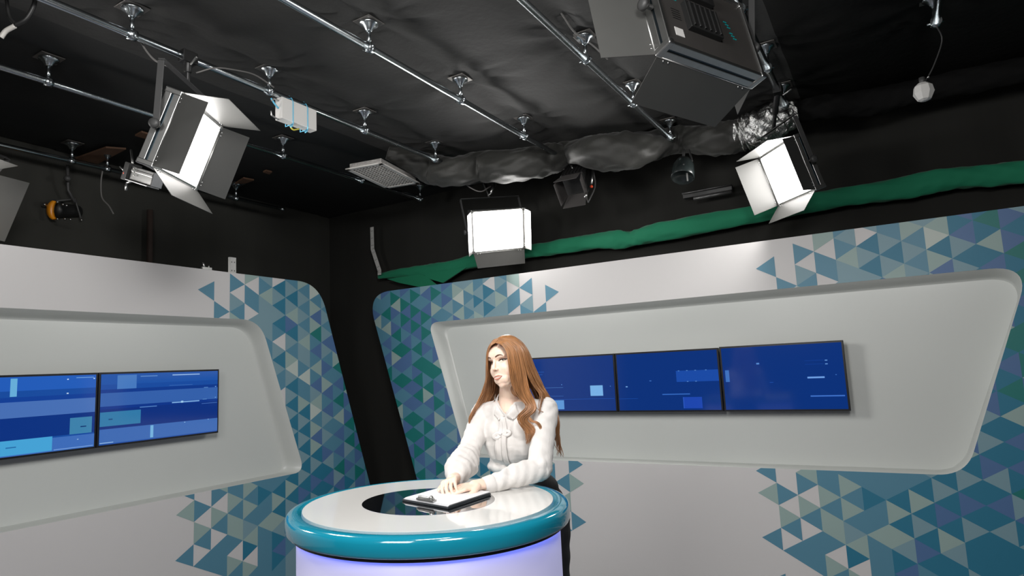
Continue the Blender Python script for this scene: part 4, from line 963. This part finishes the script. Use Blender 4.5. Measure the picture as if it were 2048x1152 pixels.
b.tube([V(266, 330, 4.33), at_pipe(-5.0, V(266, 330, 4.33)@DP, 3.5)*0+V(262, 300, 4.4), ], .008, 6)
b.build('fittings', M_alu, psu)
# ------------------------------------------------------------------ amber spotlight at left
c = V(126, 421, 5.3)
sp = empty('amber_spotlight', c, 'small dark spotlight with a bright amber gel, hanging at the far left', 'spotlight')
axd = V(104, 420, 5.2)-V(150, 424, 5.4); axd /= np.linalg.norm(axd)
b = MB(); b.add(*lathe_frame(c-axd*.16, axd, [(0, .03), (.02, .055), (.1, .06), (.2, .065), (.22, .075), (.25, .075)], 20), 0, True); b.build('body', M_blk, sp)
b = MB(); v, f = lathe_frame(c+axd*.085, axd, [(0, .078), (.006, .08), (.012, .07)], 24); b.add(v, f, 0, False)
g = MB(); th = np.linspace(-1.25, 1.25, 16)
pv = -(_r-axd*(_r@axd)); gv = UP
cen = V(110, 420, 5.15)
out = [cen+(-_r*.075*math.cos(t)+_u*.085*math.sin(t)) for t in th]; inn = [cen+_r*.012+(-_r*.040*math.cos(t)+_u*.078*math.sin(t)) for t in th]
vv = out+inn+[p+_f*.03 for p in out]+[p+_f*.03 for p in inn]; n = 16; f = []
for i in range(n-1): f += [(i, i+1, n+i+1, n+i), (2*n+i, 3*n+i, 3*n+i+1, 2*n+i+1), (i, 2*n+i, 2*n+i+1, i+1), (n+i, n+i+1, 3*n+i+1, 3*n+i)]
g.add(vv, f, 0, True); g.build('gel_frame', M_orange, sp)
b = MB()
for (x, y) in ((89, 409), (115, 404), (115, 438), (126, 409), (141, 439), (130, 438), (163, 440), (133, 411)): b.sph(V(x, y, 5.12), .010, 8)
b.box(V(89, 409, 5.14), (.035, .02, .03)); b.build('bolts', M_alu, sp)
b = MB(); b.tube([V(150, 405, 5.3), V(136, 380, 5.25), V(135, 330, 5.2)], .012, 8); b.tube([V(112, 402, 5.2), V(150, 398, 5.35), V(162, 438, 5.35)], .008, 8); b.sph(V(135, 357, 5.2), .028, 10); b.build('bracket', M_blk2, sp)
# ------------------------------------------------------------------ small black spotlight at the end of the fourth pipe
c = V(1152, 372, 5.55); tp = V(1146, 332, 5.6)
ss = empty('black_spotlight', c, 'small black spotlight with folded barn doors, under the sagging duct left of centre right', 'spotlight')
ss['label'] = 'small black spotlight with half closed barn doors hanging below the wrapped duct'
axd = V(1136, 400, 5.35)-V(1166, 345, 5.7); axd /= np.linalg.norm(axd); side = np.cross(axd, UP); side /= np.linalg.norm(side); upv = np.cross(side, axd)
b = MB(); b.box(V(1155, 357, 5.62), (.22, .20, .22), (side, upv, axd))
for i in range(7): b.box(V(1155, 357, 5.62)+side*(-.1+.033*i)+upv*0, (.008, .215, .20), (side, upv, axd))
b.build('body', M_blk, ss, bevel=.006)
hc = V(1155, 357, 5.62)+axd*.12; fr2 = .10
M_door2 = mat('grey_folded_door', (.075, .07, .068), .5)
for (o_, e_, an, w0, w1) in ((side, upv, 84, .10, .11), (-side, upv, 78, .10, .11), (upv, side, 80, .09, .11), (-upv, side, 76, .09, .11)):
    an = math.radians(an); h0 = hc+o_*fr2; q = h0+.17*(o_*math.cos(an)+axd*math.sin(an))
    MB().prism([h0+e_*w0, q+e_*w1, q-e_*w1, h0-e_*w0], np.cross(e_, q-h0)/np.linalg.norm(q-h0)*.004).build('barn_door', M_door2, ss)
b = MB(); b.tube([V(1186, 339, 5.5), V(1183, 368, 5.45)], .010, 8, 0); b.sph(V(1183, 373, 5.42), .014, 8, 1); b.tube([V(1171, 395, 5.4), V(1173, 386, 5.4)], .012, 8, 0)
b.tube([V(1143, 330, 5.6), V(1146, 342, 5.6)], .012, 8, 0); b.build('fittings', [M_alu, M_red], ss)
b = MB(); b.tube(bez([V(1186, 340, 5.5), V(1190, 372, 5.5), V(1176, 405, 5.45)], 10), .008, 8); b.tube([V(1142, 327, 5.65), V(1146, 345, 5.65)], .014, 8); b.build('yoke', M_blk2, ss)
# ------------------------------------------------------------------ black scoop light
c = V(1366, 344, 5.15)
sl = empty('scoop_light', c, 'dark round scoop light hanging below the duct, left of the right lit panel', 'spotlight')
M_dkgl = mat('black_glossy_can', (.015, .02, .02), .25)
b = MB(); b.add(*lathe_frame(V(1368, 318, 5.15), V(1364, 370, 5.05)-V(1368, 318, 5.15), [(0, .02), (.02, .06), (.07, .085), (.14, .092), (.2, .095), (.205, .088), (.17, .08)], 28), 0, True); b.build('can', M_dkgl, sl)
b = MB(); b.tube([V(1366, 330, 5.02), V(1384, 322, 5.1), V(1378, 300, 5.15)], .009, 8); b.tube([V(1366, 325, 5.1), V(1368, 300, 5.15)], .012, 8); b.build('bracket', M_blk2, sl)
MB().box(V(1374.5, 354, 5.03), (.012, .006, .07)).build('latch', M_alu, sl)
# ------------------------------------------------------------------ tube lamp on black wall
ow = CO+NB*(OR_+.12)
p0 = onplane(1366, 396, ow, NB); p1 = onplane(1464, 378, ow, NB)
tl = empty('tube_lamp', (p0+p1)/2, 'unlit tube lamp fitting on the black back wall left of the right lit panel', 'lamp')
t = (p1-p0); L = np.linalg.norm(t); t /= L; sd = np.cross(t, NB)
M_dull = mat('dull_grey_metal', (.10, .10, .10), .35, .6)
b = MB(); b.box((p0+p1)/2-NB*.03+UP*.02, (L, .06, .05), (t, NB, UP)); b.build('housing', M_blk2, tl, bevel=.004)
b = MB(); b.tube([p0+NB*.02+UP*.035, p1+NB*.02+UP*.035], .008, 8); b.tube([p0+t*.1-UP*.03+NB*.02, p1-UP*.03+NB*.02], .018, 8); b.build('tube', M_dull, tl)
# ------------------------------------------------------------------ small white bulb cover at right
c = V(1847, 183, 3.5)
bl = empty('bulb_cover', c, 'small white faceted bulb cover hanging in the dark at the upper right', 'lamp')
b = MB(); b.add(*lathe_frame(c+UP*.05, -UP, [(0, .025), (.02, .048), (.06, .055), (.10, .035), (.108, .015)], 8), 0, False); b.build('cover', M_box, bl)
b = MB(); b.tube(bez([onz(1872, 50, 3.47), onz(1880, 90, 3.5)*0+V(1884, 80, 3.5), V(1868, 130, 3.5), V(1852, 160, 3.5), c+UP*.05], 20), .004, 6, 0); b.tube([c+UP*.045, c+UP*.085], .016, 10, 0); b.sph(V(1857, 154, 3.46), .007, 8, 1); b.build('hanging_cable', [M_cable, M_alu], bl)
# ------------------------------------------------------------------ cables
def cable(pts, r, m, label, n=24):
    b = MB(); b.tube(bez(pts, n), r, 6); return tag(b.build('cable', m), label, 'cable')
M_cb = mat('black_cable', (.012, .012, .012), .5); M_cg = mat('pale_cable', (.13, .125, .12), .5)
cable([V(277, 72, 3.3), V(290, 98, 3.3), V(312, 122, 3.3), V(345, 136, 3.3)], .005, M_cg, 'thin cable drooping from the third pipe to the left lit panel')
cable([V(392, 146, 3.5), V(430, 136, 3.55), V(470, 140, 3.7), V(510, 150, 3.85), V(548, 175, 3.95)], .005, M_cg, 'thin cable looping right of the left lit panel\'s clamp')
cable([V(205, 342, 5.0), V(202, 365, 5.0), V(204, 395, 5.0), V(218, 412, 5.0), V(227, 428, 5.0)], .006, M_cg, 'thin cable hanging free below the leftmost pipe')
cable([V(1100, -6, 3.4), V(1125, 30, 3.5), V(1150, 65, 3.6), V(1185, 90, 3.8), V(1215, 118, 4.0)], .006, M_cg, 'thin cable running beside the fifth pipe')
cable([V(915, 355, 5.8), V(940, 375, 5.8), V(962, 383, 5.8), V(982, 372, 5.9)], .006, M_cg, 'thin cable drooping to the middle lit panel')
cable([V(2, 75, 2.9), V(12, 62, 2.9), V(30, 52, 2.9)], .012, mat('white_cable', (.5, .48, .45), .4), 'short white cable at the upper left picture edge')
cable([V(30, 50, 2.9), V(52, 38, 2.9), V(68, 10, 2.9), V(70, -12, 2.9)], .011, M_cb, 'black cable loop at the upper left corner, right strand')
cable([V(30, 48, 2.9), V(18, 30, 2.9), V(12, -12, 2.9)], .009, M_cb, 'black cable at the upper left corner, left strand')
b = MB(); pc = V(989, 379, 6.0); b.tube([V(989, 366, 6.0), V(982, 386, 5.95)], .012, 8); b.tube([V(986, 383, 5.95), V(976, 392, 5.95)], .008, 8)
tag(b.build('safety_hook', M_alu), 'small metal hook at the far end of the third pipe, above the middle lit panel', 'hook')
